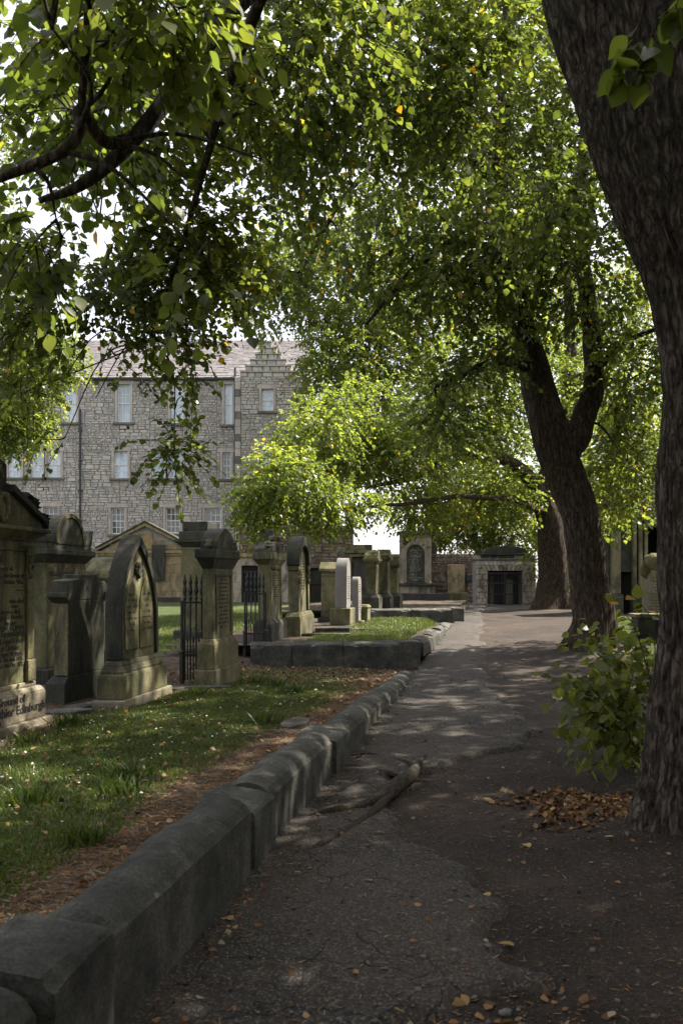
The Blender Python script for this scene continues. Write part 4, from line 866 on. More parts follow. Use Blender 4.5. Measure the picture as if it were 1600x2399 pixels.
# arched wall monument
AYm = 47.6
am_ = thing('arched_monument', 'tall pale wall monument with arched inscription tablet beneath the trees', 'monument', (0, AYm, 0))
x0, x1 = face_x(937, AYm), face_x(1010, AYm); fz = lambda q: face_z(q, AYm); xm = face_x(973, AYm)
MB().box(x0, x1, 0, .7, .3, fz(1250)).build('back', M['tomb_pale'], am_, bevel=.02)
MB().box(x0 - .15, x1 + .15, -.22, .7, fz(1252), fz(1245)).build('cornice', M['tomb_dark'], am_, bevel=.02)
rA = face_x(994, AYm) - xm
MB().prism([(xm - rA, fz(1365)), (xm + rA, fz(1365)), (xm + rA, fz(1297))] + arc(xm, fz(1297), rA, 0, 180, 14)[1:-1] + [(xm - rA, fz(1297))], -.04, .01).build('tablet', M['tomb_dark'], am_)
o_ = [(xm + rA + .2, fz(1365)), (xm + rA + .2, fz(1297))] + arc(xm, fz(1297), rA + .2, 0, 180, 14)[1:-1] + [(xm - rA - .2, fz(1297)), (xm - rA - .2, fz(1365))]; i_ = [(xm + rA, fz(1365)), (xm + rA, fz(1297))] + arc(xm, fz(1297), rA, 0, 180, 14)[1:-1] + [(xm - rA, fz(1297)), (xm - rA, fz(1365))]
MB().ring(o_, i_, -.16, -.002).build('arch_moulding', M['tomb_pale'], am_, bevel=.03)
b = MB()
for k in range(16): b.blob((x0 + .35 + random.uniform(-.18, .18), -.05, fz(1266) + random.uniform(-.2, .2)), (.09, .08, .09), 6, 5, .4, k)
b.build('carved_crest', M['tomb_dark'], am_, smooth=True)
for x in (x0 + .12, x1 - .12): MB().lathe([(.13, fz(1366)), (.10, fz(1362)), (.09, fz(1285)), (.14, fz(1280))], (x, -.08), 10).build('column', M['tomb_pale'], am_)
MB().box(x0 - .1, x1 + .3, -.25, .7, fz(1372), fz(1366)).build('ledge', M['tomb_dark'], am_, bevel=.02)
ashlar(am_, x0, x1 + .2, fz(1390), fz(1372.5), (.28, .38), (.5, 1.0), 0, 'ashlar', seed=15)
marks(am_, xm - rA * .8, xm + rA * .8, fz(1362), fz(1285), 22, -.0415, 50, 'surround')
tag(MB().box(face_x(936, 46.8), face_x(1052, 46.8), -.3, .5, .2, face_z(1390, 46.8)).build('stone_ledge', M['darkcourse'], None, (0, 46.8, 0), 0, bevel=.04), 'long dark stone ledge at the foot of the arched monument', 'ledge')
# wall tablet
wt = thing('wall_tablet', 'large orange and black stained wall tablet between monument and gate', 'tablet', (0, 48.8, 0))
x0, x1 = face_x(1047, 48.8), face_x(1087, 48.8); MB().box(x0, x1, -.18, .1, .9, face_z(1322, 48.8)).build('slab', M['ochre'], wt, bevel=.03); MB().box(x0 - .1, x1 + .15, -.4, .1, .3, 1.0).build('step', M['tomb'], wt, bevel=.05)
marks(wt, x0 + .1, x1 - .1, 1.6, face_z(1326, 48.8), 14, -.1815, 60, 'ashlar')
tag(MB().box(-.18, .18, -.12, .06, 0, .34).build('wall_plaque', M['pipe'], None, (face_x(1099, 48.8), 48.85, face_z(1361, 48.8)), 0, bevel=.01), 'small dark plaque on the rubble wall beside the gate tomb', 'plaque')
# gate tomb
GYt = 46.0
gt = thing('gate_tomb', 'ashlar tomb front with barred iron gate at the end of the path', 'tomb', (0, GYt, 0)); gz = lambda q: face_z(q, GYt); gxx = lambda q: face_x(q, GYt)
x0, x1 = gxx(1114), gxx(1254); o0, o1, oz = gxx(1142), gxx(1223), gz(1337)
wall_core(gt, x0, x1, .2, gz(1301), 0, 1.2, [(o0 - .1, o1 + .1, -1, oz + .1)])
ashlar(gt, x0, o0, .46, gz(1324), (.26, .32), (.3, .36), 0, 'ashlar', seed=16, gap=.03, depth=(.05, .08)); ashlar(gt, o1, x1, .46, gz(1324), (.26, .32), (.36, .5), 0, 'ashlar', seed=17, gap=.03, depth=(.05, .08))
nv = 11; st = []
for k in range(nv):                      # flat arch of wedge stones
    ca = (k + .5) / nv; xa, xb = o0 - .18 + (o1 - o0 + .36) * k / nv, o0 - .18 + (o1 - o0 + .36) * (k + 1) / nv; sk = (ca - .5) * .5
    MB().prism([(xa + .012, oz), (xb - .012, oz), (xb - .012 + sk, gz(1324)), (xa + .012 + sk, gz(1324))], -.08, .05).build('voussoir', M['ashlar'], gt, bevel=.01)
ashlar(gt, x0, x1, gz(1323.5), gz(1312), (.24, .26), (.2, .24), 0, 'surround', seed=18, gap=.02, depth=(.03, .05))
MB().box(x0 - .1, x1 + .1, -.16, 1.2, gz(1312), gz(1309)).build('string_course', M['tomb'], gt, bevel=.015)
ashlar(gt, x0 + .25, x1 - .25, gz(1309), gz(1300), (.19, .21), (.34, .5), .02, 'darkcourse', seed=19)
MB().box(x0 + .15, x1 - .15, -.12, 1.2, gz(1300), gz(1297)).build('cornice', M['tomb_dark'], gt, bevel=.01)
xa, xb = gxx(1133), gxx(1236); cz = gz(1297); b = MB().prism([(xa, cz), (xb, cz)] + [((xa + xb) / 2 + (xb - xa) / 2 * math.cos(a), cz + .40 * math.sin(a) ** .7) for a in np.linspace(.15, math.pi - .15, 15)], 0, .9); b.build('segment_pediment', M['tomb_dark'], gt, bevel=.02)
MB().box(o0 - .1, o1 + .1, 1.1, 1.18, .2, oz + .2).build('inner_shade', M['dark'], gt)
gr_ = link('gate', None, gt, (0, .02, 0))
nb = 22
for k in range(nb):
    x = o0 + .04 + (o1 - o0 - .08) * k / (nb - 1); MB().tube([(x, 0, .47), (x, 0, oz - .06)], .014 if k not in (0, 10, 11, 21) else .026, 6).build('gate_bar', M['iron'], gr_)
for q in (gz(1366), gz(1392), gz(1343)): MB().box(o0, o1, -.022, -.008, q - .025, q + .025).build('gate_rail', M['iron'], gr_)
# inner slabs behind the bars
for k, (f, w_, h_) in enumerate(((.12, .25, 1.5), (.62, .35, 1.3))):
    MB().box(o0 + (o1 - o0) * f, o0 + (o1 - o0) * f + w_, .8, .9, .4, .4 + h_).build('inner_slab', M['ashlar'], gt, bevel=.02)

# ------------------------------------------------------------------ right background: mausoleum and draped stone
QY = 33.0
mz = thing('columned_mausoleum', 'dark mausoleum front with tall paired pilasters between the tree trunks', 'mausoleum', (0, QY, 0)); qx = lambda q: face_x(q, QY); qz = lambda q: face_z(q, QY)
wall_core(mz, qx(1425), qx(1680), .2, qz(1150), 0, 1.5, [(qx(1452) - .1, qx(1481) + .1, 0, qz(1340) + .1), (qx(1512) - .1, qx(1560) + .1, 0, qz(1235) + .1)], 'tomb_dark')
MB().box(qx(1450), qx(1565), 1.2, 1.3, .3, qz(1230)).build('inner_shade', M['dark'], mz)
for a, b_ in ((1428, 1450), (1478, 1487), (1491, 1501), (1504, 1513), (1562, 1580)):
    MB().box(qx(a), qx(b_), -.22, 0, qz(1392), qz(1165)).build('pilaster', M['tomb'], mz, bevel=.05); MB().box(qx(a) - .06, qx(b_) + .06, -.3, 0, .3, qz(1392)).build('pilaster_base', M['tomb_dark'], mz, bevel=.03)
for k in range(12): x = qx(1453) + k * (qx(1480) - qx(1453)) / 11; MB().tube([(x, .3, .4), (x, .3, qz(1345))], .015, 6).build('bar', M['iron'], mz)
MB().box(qx(1420), qx(1690), -.35, 1.5, qz(1160), qz(1140)).build('entablature', M['tomb_dark'], mz, bevel=.04)
DY = 21.0; ds = at(1524, 1420, DY); zg = float(ground_z(np.array(ds[0]), np.array(DY)))
r = thing('draped_headstone', 'olive headstone with draped stone cloth over a pointed top beside the near trunk', 'headstone', (ds[0] + .2, DY, zg), math.radians(-35))
MB().cbox(.95, .5, -.2, .18).build('base', M['tomb_dark'], r, bevel=.02); MB().prism([(-.36, .18), (.36, .18), (.36, 1.55), (.1, 1.78), (-.1, 1.78), (-.36, 1.55)], -.16, .16).build('body', M['tomb_pale'], r, bevel=.02)
b = MB(); b.blob((-.05, 0, 1.75), (.34, .24, .22), 12, 8, .4, 5); b.blob((-.28, -.05, 1.62), (.14, .22, .24), 10, 7, .4, 6); b.blob((.12, 0, 1.92), (.16, .16, .14), 10, 7, .4, 9); b.build('stone_drapery', M['tomb'], r, smooth=True)
marks(r, -.24, .24, .35, 1.45, 15, -.1615, 70)
ds = at(1530, 1470, 19.0)
pl = thing('panelled_plinth', 'low dark panelled stone plinth on the grass behind the shrub', 'plinth', (ds[0] + .25, 19.3, float(ground_z(np.array(ds[0]), np.array(19.)))), math.radians(-4))
MB().cbox(1.3, .7, -.2, .14).build('base', M['tomb_dark'], pl, bevel=.02); MB().cbox(1.1, .55, .14, .58).build('block', M['tomb_dark'], pl, bevel=.02); MB().cbox(1.2, .65, .58, .66).build('cap', M['tomb'], pl, bevel=.015)
for k in range(3): MB().box(-.5 + k * .35, -.2 + k * .35, -.292, -.27, .2, .52).build('panel', M['tomb_dark'], pl, bevel=.01)

# texts become meshes
bpy.context.view_layer.update(); dg = bpy.context.evaluated_depsgraph_get()
for o in _texts:
    me = bpy.data.meshes.new_from_object(o.evaluated_get(dg)); me.name = 'inscription'
    n = link('inscription', me, o.parent, o.location, o.rotation_euler, o.scale); bpy.data.objects.remove(o)
#TREES
# ------------------------------------------------------------------ trees
LEAF8 = (np.array([(0, 0, 0), (.28, .40, .05), (.28, 0, -.02), (.28, -.40, .05), (.66, .33, .03), (.66, 0, -.05), (.66, -.33, .03), (1.0, 0, -.13)]),
         [np.array([(0, 2, 1), (0, 3, 2), (4, 5, 7), (5, 6, 7)]), np.array([(1, 2, 5, 4), (2, 3, 6, 5)])])
LEAF4 = (np.array([(0, 0, 0), (.38, .40, .06), (.38, -.40, .06), (.72, .28, .0), (.72, -.28, .0), (1.0, 0, -.12)]), [np.array([(0, 2, 1), (3, 4, 5)]), np.array([(1, 2, 4, 3)])])
LEAF2 = (np.array([(0, 0, 0), (.45, .42, .09), (1.0, 0, -.08), (.45, -.42, .09)]), [np.array([(0, 3, 2), (0, 2, 1)])])
def nrm(a): return a / (np.linalg.norm(a, axis=-1, keepdims=True) + 1e-9)
def sprays(ells, r):
    """ells: (centre, radii, number) -> spray roots and directions"""
    P = []; D = []
    for c, rad, n in ells:
        u = nrm(r.normal(size=(n, 3))); q = r.random(n) ** .45; p = u * q[:, None]
        hol = vnoise((p * np.array(rad) + np.array(c)) * .8) ; k = hol > -.42      # gaps in the mass
        P.append((np.array(c) + p * np.array(rad))[k]); D.append(nrm(u * .8 + r.normal(size=(n, 3)) * .55 + np.array([0, 0, -.35]))[k])
    return np.vstack(P), np.vstack(D)
def leaves_on(P, D, L, lps, size, r, yellow=.02, droop=.35, vary=.42):
    n = len(P); L = L * r.uniform(.6, 1.25, n); out = []
    side = nrm(np.cross(D, np.array([0, 0, 1.0])) + r.normal(size=(n, 3)) * .15); cl = vnoise(P * .45 + 31); base = .42 + .22 * vnoise(P * .9)
    for k in range(lps):
        f = (k + .6) / lps; pos = P + D * (L * f)[:, None] + np.array([0, 0, -1.0]) * (L * droop * f * f)[:, None]
        sg = 1 if k % 2 else -1; ax = nrm(D * .6 + side * sg * (.85 if k < lps - 1 else .1) + np.array([0, 0, -.45]) + r.normal(size=(n, 3)) * .3)
        up = np.array([0, 0, 1.0]) + r.normal(size=(n, 3)) * .45 + side * sg * .15; nz = nrm(up - ax * (up * ax).sum(1, keepdims=True)); sd = np.cross(nz, ax)
        sz = size * r.uniform(1 - vary, 1 + vary, n); t = np.clip(base + r.normal(size=n) * .16, 0, .94)
        yl = (r.random(n) < yellow * (1 + 9 * (cl > .45))); t = np.where(yl, r.uniform(.965, 1.0, n), t); out.append((pos, ax, sd, nz, sz, t))
    return [np.concatenate([o[i] for o in out]) for i in range(6)], L
def leaf_mesh(name, lf, tmpl, mat, wide=1.0):
    pos, ax, sd, nz, sz, t = lf; T, Fs = tmpl; m = len(T)
    V = pos[:, None] + sz[:, None, None] * (T[None, :, 0:1] * ax[:, None] + wide * T[None, :, 1:2] * sd[:, None] + T[None, :, 2:3] * nz[:, None])
    off = (np.arange(len(pos)) * m)[:, None, None]; fs = [(f[None] + off).reshape(-1, f.shape[1]) for f in Fs]
    return mesh_np(name, V.reshape(-1, 3), fs, {'tint': np.repeat(t, m)}, mat)
def twig_mesh(name, P, D, L, droop, mat, r0=.006):
    n = len(P); fs = np.array([0, .5, 1.0]); u = nrm(np.cross(D, [.2, .3, 1.0])); w = np.cross(D, u); V = np.zeros((n, 3, 3, 3))
    for i, f in enumerate(fs):
        c = P + D * (L * f)[:, None] + np.array([0, 0, -1.0]) * (L * droop * f * f)[:, None]; rr = r0 * (1 - .7 * f)
        for k in range(3): a = 2 * math.pi * k / 3; V[:, i, k] = c + rr * (math.cos(a) * u + math.sin(a) * w)
    base = (np.arange(n) * 9)[:, None, None]; q = []
    for i in range(2):
        for k in range(3): q.append((i * 3 + k, i * 3 + (k + 1) % 3, i * 3 + 3 + (k + 1) % 3, i * 3 + 3 + k))
    return mesh_np(name, V.reshape(-1, 3), (np.array(q)[None] + base).reshape(-1, 4), None, mat)
def limb(ctrl, rad, n, seg, amp, seed=0, flare=None, ridges=0, gnarl=0.0):
    P = spline(ctrl, n); R = interp_r(rad, n); d = np.concatenate([[0], np.cumsum(np.linalg.norm(np.diff(P, axis=0), axis=1))])
    P = P + np.stack([fbm(np.stack([d * 1.3, 0 * d + seed, 0 * d + k * 9.1], -1), 3) for k in range(3)], -1) * (R * gnarl)[:, None]
    def disp(i, A):
        q = np.stack([np.cos(A) * 1.6, np.sin(A) * 1.6, 0 * A + d[i] * .8 + seed * 5], -1); x = 1 + amp * fbm(q, 3)
        if ridges:
            w = fbm(np.stack([np.cos(A) * 2, np.sin(A) * 2, 0 * A + d[i] * 1.5], -1), 3) * 1.1; rd = 1 - np.abs(np.sin(A * ridges / 2 + w * 2.2 + seed)); br = vnoise(np.stack([np.cos(A) * 6, np.sin(A) * 6, 0 * A + d[i] * 9], -1))
            x = x + .055 * (rd ** .7 - .6) + .016 * br
        if flare: x = x + flare[0] * np.exp(-d[i] / flare[1]) * (1 + .55 * np.cos(A * flare[2] + seed) + .3 * np.cos(A * 3 + 2 + seed))
        return x
    return tube_np(P, R, seg, disp), P
def join_tubes(lst):
    V = []; Fq = []; n = 0
    for v, f in lst: V.append(v); Fq.append(f + n); n += len(v)
    return np.vstack(V), np.vstack(Fq)
def branches_to(limbP, limbR, targets, r, r0=.03, k=9, sag=.12):
    """thin boughs from the closest limb point to each target"""
    out = []; pts = []
    for c in map(np.asarray, targets):
        dd = np.linalg.norm(limbP - c, axis=1) + .6 * np.maximum(0, limbP[:, 2] - c[2] - .5); i = int(np.argmin(dd)); a = limbP[i]; m1 = a * .6 + c * .4 + r.normal(size=3) * .12 * np.linalg.norm(c - a) + np.array([0, 0, .12 * np.linalg.norm(c - a)])
        P = spline([a, m1, c], k); out.append(tube_np(P, np.linspace(min(limbR[i] * .7, r0), r0 * .25, k), 5)); pts.append(P)
    return out, np.vstack(pts)
def E(px, py, Y, rx, ry, rd, n): return (at(px, py, Y), (rx * Y / F, rd, ry * Y / F), n)
def in_frame(p):
    px = CX + p[:, 0] * F / p[:, 1]; py = HY - (p[:, 2] - CH) * F / p[:, 1]; return (p[:, 1] > .5) & (px > -20) & (px < 1620) & (py > -20) & (py < 2420)
def tree(name, label, base, limbs, crowns, seed, bark='bark_far', leafmat='leaf', groupname=None, nbough=5, twig=True, big=None, cat='tree'):
    """limbs: (ctrl, radii, n, seg, amp, flare, ridges); crowns: (ells, spray length, leaves per spray, size, template, yellow)"""
    r = np.random.default_rng(seed); T = thing(name, label, cat, tuple(map(float, base)), 0, groupname); off = np.array(base, float)
    LP = []; LR = []
    for j, (ctrl, rad, n, seg, amp, flare, ridges) in enumerate(limbs):
        (v, f), P = limb(ctrl, rad, n, seg, amp, seed + j, flare, ridges, .35 if j else .06); LP.append(P); LR.append(interp_r(rad, n))
        link('trunk' if j == 0 else 'limb', mesh_np('trunk' if j == 0 else 'limb', v - off, f, None, M[bark], True), T)
    LP = np.vstack(LP); LR = np.concatenate(LR); tubes = []; lfs = []; 
    for ci, (ells, L, lps, size, tmpl, yel) in enumerate(crowns):
        P, D = sprays(ells, r); tg = []
        for c, rad, n in ells:
            tg.append(c)
        b1, bp = branches_to(LP, LR, tg, r, .018 if size < .09 else .045); tubes += b1
        tg2 = P[r.choice(len(P), min(len(P), nbough * len(ells)), False)]; allP = np.vstack([LP, bp]); allR = np.concatenate([LR, np.full(len(bp), .03)])
        b2, bp2 = branches_to(allP, allR, tg2, r, .009 if size < .09 else .018); tubes += b2
        lf, Ls = leaves_on(P, D, L, lps, size, r, yel)
        if big and ci in big[0]:
            d = np.linalg.norm(lf[0] - np.array([0, 0, CH]), axis=1); ap = np.where(in_frame(lf[0]), lf[4] / d, 0); o = np.argsort(-ap); top = o[:big[1]]; rest = o[big[1]:]
            big_leaves(T, [x[top] for x in lf], off, leafmat, big[2]); lf = [x[rest] for x in lf]
        lf[0] = lf[0] - off; tag(link('foliage', leaf_mesh('foliage', lf, tmpl, M[leafmat]), T), None, None, None, 'stuff')
        if twig and size * F / max(2, ells[0][0][1]) > 5: tag(link('twigs', twig_mesh('twigs', P - off, D, Ls, .35, M[bark]), T), None, None, None, 'stuff')
    if tubes: v, f = join_tubes(tubes); tag(link('boughs', mesh_np('boughs', v - off, f, None, M[bark], True), T), None, None, None, 'stuff')
    return T
_lv = {}
def leaf_variants(mat):
    if mat not in _lv:
        out = []
        for k in range(9):
            rr = random.Random(k); n = 8; V = []; Fq = []
            prof = [0, .20, .34, .40, .385, .33, .24, .12, 0.0]; bend = rr.uniform(-.22, .02); fold = rr.uniform(.05, .22); wv = rr.uniform(0, .025)
            for i in range(n + 1):
                x = i / n; w = prof[i] * rr.uniform(.94, 1.06); zc = bend * x * x
                if i in (0, n): V.append((x, 0, zc)); continue
                V += [(x - .02, -w, zc + fold * w + wv * math.sin(9 * x + 1)), (x, 0, zc), (x - .02, w, zc + fold * w + wv * math.sin(8 * x))]
            Fq += [(0, 1, 2), (0, 2, 3)]
            for i in range(n - 2): a = 1 + 3 * i; Fq += [(a, a + 3, a + 4, a + 1), (a + 1, a + 4, a + 5, a + 2)]
            a = 1 + 3 * (n - 2); e = len(V) - 1; Fq += [(a, e, a + 1), (a + 1, e, a + 2)]
            me = bpy.data.meshes.new('leaf'); me.from_pydata(V, [], Fq); t = [.1, .3, .4, .5, .6, .7, .8, .9, 1.0][k]
            q = me.attributes.new('tint', 'FLOAT', 'POINT'); q.data.foreach_set('value', np.full(len(V), t, np.float32)); me.materials.append(M[mat]); me.polygons.foreach_set('use_smooth', np.full(len(me.polygons), True)); out.append(me)
        _lv[mat] = out
    return _lv[mat]
def big_leaves(T, lf, off, mat, name='leaf'):
    var = leaf_variants(mat); pos, ax, sd, nz, sz, t = lf
    for i in range(len(pos)):
        m_ = Matrix(((ax[i, 0], sd[i, 0], nz[i, 0], 0), (ax[i, 1], sd[i, 1], nz[i, 1], 0), (ax[i, 2], sd[i, 2], nz[i, 2], 0), (0, 0, 0, 1)))
        k = 8 if t[i] > .96 else min(7, int(t[i] * 8)); o = link(name, var[k], T); o.matrix_local = Matrix.Translation(Vector(pos[i] - off)) @ m_ @ Matrix.Scale(float(sz[i]), 4)

D_ = 1.0204           # full picture was studied at 1568 px width
def d(px, py, Y): return at(px * D_, py * D_, Y)
def Ed(px, py, Y, rx, ry, rd, n): return E(px * D_, py * D_, Y, rx * D_, ry * D_, rd, n)
# --- near tree on the right edge
z0 = float(ground_z(np.array(T1P[0]), np.array(T1P[1]))) - .15
tr1 = [np.array([T1P[0], T1P[1], z0 - .1]), at(1700, 1700, 5.7), at(1712, 1428, 5.7), at(1708, 918, 5.7), at(1690, 714, 5.7), at(1632, 510, 5.7), at(1575, 306, 5.7), at(1470, 0, 5.7), at(1400, -250, 5.7), at(1330, -500, 5.8)]
lim1 = [at(1400, -250, 5.7), at(1150, -420, 5.6), at(850, -330, 5.4), at(690, -150, 5.3), at(556, 0, 5.2), at(423, 173, 5.1), at(306, 327, 5.0), at(194, 428, 4.95), at(92, 470, 4.9)]
lim1b = [at(306, 327, 5.0), at(250, 330, 4.8), at(190, 260, 4.6), at(185, 300, 4.5), at(150, 350, 4.5), at(80, 385, 4.5), at(-20, 425, 4.45)]
lim1c = [at(1330, -480, 5.8), at(1200, -900, 6.0), at(1000, -1300, 6.2), np.array([2.0, 3.0, 10.0])]
lim1d = [at(1650, 560, 5.7), at(1800, 200, 5.6), np.array([4.0, 5.0, 7.0]), np.array([5.5, 4.0, 9.0])]
lim1e = [at(1330, -500, 5.8), at(1150, -420, 7.0), at(900, -260, 8.8), at(760, 60, 11), at(650, 330, 11.8)]
lim1f = [at(850, -330, 5.4), at(640, -60, 6.2), at(520, 250, 7.2), at(430, 560, 8.0), at(350, 800, 8.5)]
shade1 = [((6.2, 4.5, 8.0), (3.0, 4.0, 1.8), 1500), ((7.2, 8.5, 8.5), (3.0, 3.5, 2.2), 1300), ((3.6, 2.0, 7.5), (2.0, 2.5, 1.2), 300), ((-.5, -1.5, 7.2), (4.5, 3.2, 1.3), 900), ((-5.5, 1.5, 7.8), (2.6, 3.5, 1.2), 350)]  # unseen crown clusters added to shade the near path and block overhead sky
near1 = [Ed(120, 65, 3.6, 170, 150, .5, 90), Ed(330, 5, 4.4, 230, 120, .6, 130), Ed(130, 505, 4.6, 200, 120, .6, 130), Ed(430, 415, 4.8, 240, 120, .5, 150), Ed(480, 605, 4.6, 180, 70, .4, 80), Ed(600, 365, 4.6, 90, 130, .3, 40), Ed(180, 275, 5.4, 220, 120, .6, 110)]
mid1 = [Ed(300, 160, 7.5, 330, 200, 1.2, 330), Ed(230, 500, 8, 280, 120, 1.0, 290), Ed(640, 120, 8.5, 260, 210, 1.5, 460), Ed(450, 530, 8.5, 140, 100, 1.0, 120), Ed(900, 90, 10, 280, 210, 1.6, 640), Ed(1060, 20, 12, 200, 130, 1.2, 260), Ed(1130, 260, 10.5, 210, 260, 1.4, 520), Ed(640, 360, 10.5, 170, 160, 1.2, 210), Ed(880, 320, 12, 220, 150, 1.5, 260), Ed(1250, 440, 9.5, 110, 160, .9, 130)]
hang1 = [Ed(110, 600, 8.4, 150, 60, .6, 90), Ed(540, 640, 9.0, 70, 70, .5, 60), Ed(200, 690, 8.2, 240, 60, .7, 170), Ed(420, 650, 8.4, 130, 60, .6, 90), Ed(70, 745, 8.6, 130, 80, .5, 105), Ed(250, 815, 8.6, 160, 50, .5, 70), Ed(220, 915, 8.6, 110, 45, .4, 55), Ed(390, 765, 8.5, 80, 60, .4, 32), Ed(430, 835, 8.4, 40, 90, .3, 22), Ed(150, 1005, 8.6, 100, 40, .3, 40), Ed(400, 1045, 8.4, 45, 55, .3, 34), Ed(150, 865, 8.6, 140, 40, .4, 60), Ed(50, 905, 8.8, 60, 40, .4, 30)]
tree('lime_tree', 'massive leaning tree with ridged bark at the path edge and boughs overhead', (T1P[0], T1P[1], 0),
     [(tr1, [.42, .42, .42, .42, .44, .47, .50, .50, .45, .35], 220, 330, .05, (.5, .4, 5), 48), (lim1, [.34, .26, .18, .10, .066, .056, .044, .032, .016], 80, 20, .07, None, 0), (lim1b, [.03, .035, .033, .03, .028, .026, .02], 40, 12, .08, None, 0), (lim1c, [.3, .25, .2, .12], 30, 14, .06, None, 0), (lim1d, [.2, .16, .12, .08], 30, 14, .06, None, 0), (lim1e, [.14, .11, .085, .06, .03], 40, 12, .08, None, 0), (lim1f, [.08, .05, .035, .025, .014], 40, 10, .08, None, 0)],
     [(near1, .26, 8, .08, LEAF8, .004), (mid1, .40, 11, .08, LEAF4, .006), (hang1, .36, 10, .066, LEAF4, .008), (shade1, .8, 12, .15, LEAF2, .0)], 11, 'bark', 'leaf', None, 6, True, ((0,), 300, 'leaf'))
# --- second tree, forked
b2 = np.array([T2P[0], T2P[1], float(ground_z(np.array(T2P[0]), np.array(T2P[1]))) - .15])
tr2 = [b2 - np.array([0, 0, .1]), at(1388, 1430, 17.9), at(1360, 1225, 17.9), at(1328, 1120, 17.9), at(1290, 1020, 17.9), at(1238, 820, 17.9), at(1182, 620, 17.9), at(1165, 420, 17.7), at(1185, 150, 17.4), at(1200, -200, 17)]
tr2b = [at(1318, 1080, 17.95), at(1360, 985, 18.1), at(1392, 870, 18.2), at(1378, 720, 18.3), at(1352, 560, 18.4), at(1365, 350, 18.6), at(1400, 50, 19)]
lb2 = [[at(1240, 860, 17.9), at(1190, 845, 17.4), at(1120, 860, 17), at(1030, 905, 16.5)], [at(1182, 620, 17.9), at(1080, 560, 16.8), at(960, 640, 16), at(860, 760, 15.6)], [at(1392, 870, 18.2), at(1470, 800, 18), at(1560, 760, 17.5)], [at(1165, 420, 17.7), at(1000, 330, 16.5), at(840, 420, 15.6), at(700, 640, 15.2)], [at(1165, 420, 17.7), at(1300, 250, 18.6), at(1500, 100, 19.5), np.array([9.5, 18, 15])]]
cr2 = [Ed(1150, 520, 16.5, 180, 120, 1.8, 560), Ed(1020, 640, 16, 150, 110, 1.6, 270), Ed(1330, 620, 17.5, 140, 160, 1.8, 420), Ed(1070, 870, 16.5, 100, 65, 1.2, 150), Ed(1180, 760, 16.8, 60, 60, .8, 70), Ed(1430, 880, 18, 90, 130, 1.6, 260), Ed(1440, 1060, 19, 100, 90, 1.4, 260), Ed(1150, 250, 16, 220, 160, 2.0, 560), Ed(980, 180, 22, 320, 190, 2.5, 900), Ed(1250, 420, 21, 160, 140, 2.0, 450), Ed(780, 540, 15.5, 140, 110, 1.5, 110), Ed(610, 640, 15.0, 85, 90, 1.0, 120), Ed(900, 470, 16, 150, 110, 1.5, 130), Ed(1430, 1160, 21, 80, 40, .8, 80), Ed(1010, 970, 17, 100, 45, 1.0, 90)]
sh2 = [((9.5, 17, 11), (4.2, 5, 3.0), 1150), ((7.5, 21, 14), (4.5, 5, 3.0), 450), ((6.5, 14, 13), (4, 4, 2.5), 420), ((11.5, 12, 9), (3.5, 4, 3.0), 800)]  # crown clusters, mostly out of view, added to throw shade on the path
tree('lime_tree', 'forked dark trunk leaning over the path beside the green verge', b2, [(tr2, [.38, .38, .37, .39, .38, .27, .24, .2, .14, .08], 130, 90, .05, (.75, .4, 4), 26), (tr2b, [.3, .25, .2, .17, .15, .12, .07], 60, 40, .05, None, 14)] + [(l, [.09, .07, .05, .03] if k else [.12, .11, .08, .04], 30, 12, .08, None, 0) for k, l in enumerate(lb2)],
     [(cr2, .55, 11, .10, LEAF4, .006), (sh2, .9, 12, .17, LEAF2, 0)], 12, 'bark_far', 'leaf', None, 7, True)
# --- third tree with arching limb
b3 = np.array([T3P[0], T3P[1], float(ground_z(np.array(T3P[0]), np.array(T3P[1]))) - .2])
tr3 = [b3 - np.array([0, 0, .1]), d(1268, 1300, 36), d(1262, 1200, 36), d(1250, 1130, 36), d(1290, 1000, 36), d(1310, 850, 36), d(1300, 600, 36)]
l3 = [[d(1250, 1135, 36), d(1222, 1105, 35.5), d(1175, 1062, 35), d(1100, 1036, 34), d(1030, 1052, 33), d(950, 1095, 32), d(840, 1120, 31)], [d(1215, 1100, 35.5), d(1130, 1020, 35), d(1070, 945, 34), d(1000, 880, 33)], [d(1262, 1180, 36), d(1180, 1150, 34), d(1060, 1140, 33), d(900, 1160, 31), d(700, 1170, 28)]]
cr3 = [Ed(880, 1046, 31, 200, 60, 2.0, 620), Ed(660, 1112, 26, 100, 80, 1.5, 520), Ed(600, 1152, 26, 70, 50, 1.2, 230), Ed(750, 1156, 28, 120, 45, 1.5, 330), Ed(1000, 995, 32, 140, 60, 1.8, 480), Ed(850, 955, 31, 180, 80, 2, 620), Ed(1120, 955, 33, 110, 90, 1.8, 420), Ed(740, 992, 29, 100, 80, 1.8, 380), Ed(960, 1156, 34, 130, 45, 1.8, 420), Ed(1150, 1126, 35, 90, 60, 1.5, 330), Ed(1260, 875, 35, 130, 160, 2.5, 700), Ed(1130, 795, 33, 130, 120, 2.2, 520)]
tree('lime_tree', 'thick trunked tree with low arching limb near the gate tomb', b3, [(tr3, [.62, .56, .52, .46, .36, .28, .12], 80, 60, .05, (.45, .6, 4), 22)] + [(l, [.34, .30, .25, .2, .16, .11, .05] if k == 0 else ([.24, .18, .13, .06] if k == 1 else [.14, .11, .09, .06, .03]), 40, 14, .07, None, 0) for k, l in enumerate(l3)],
     [(cr3, .7, 12, .125, LEAF2, .008)], 13, 'bark_far', 'leaf_pale', None, 6, False)
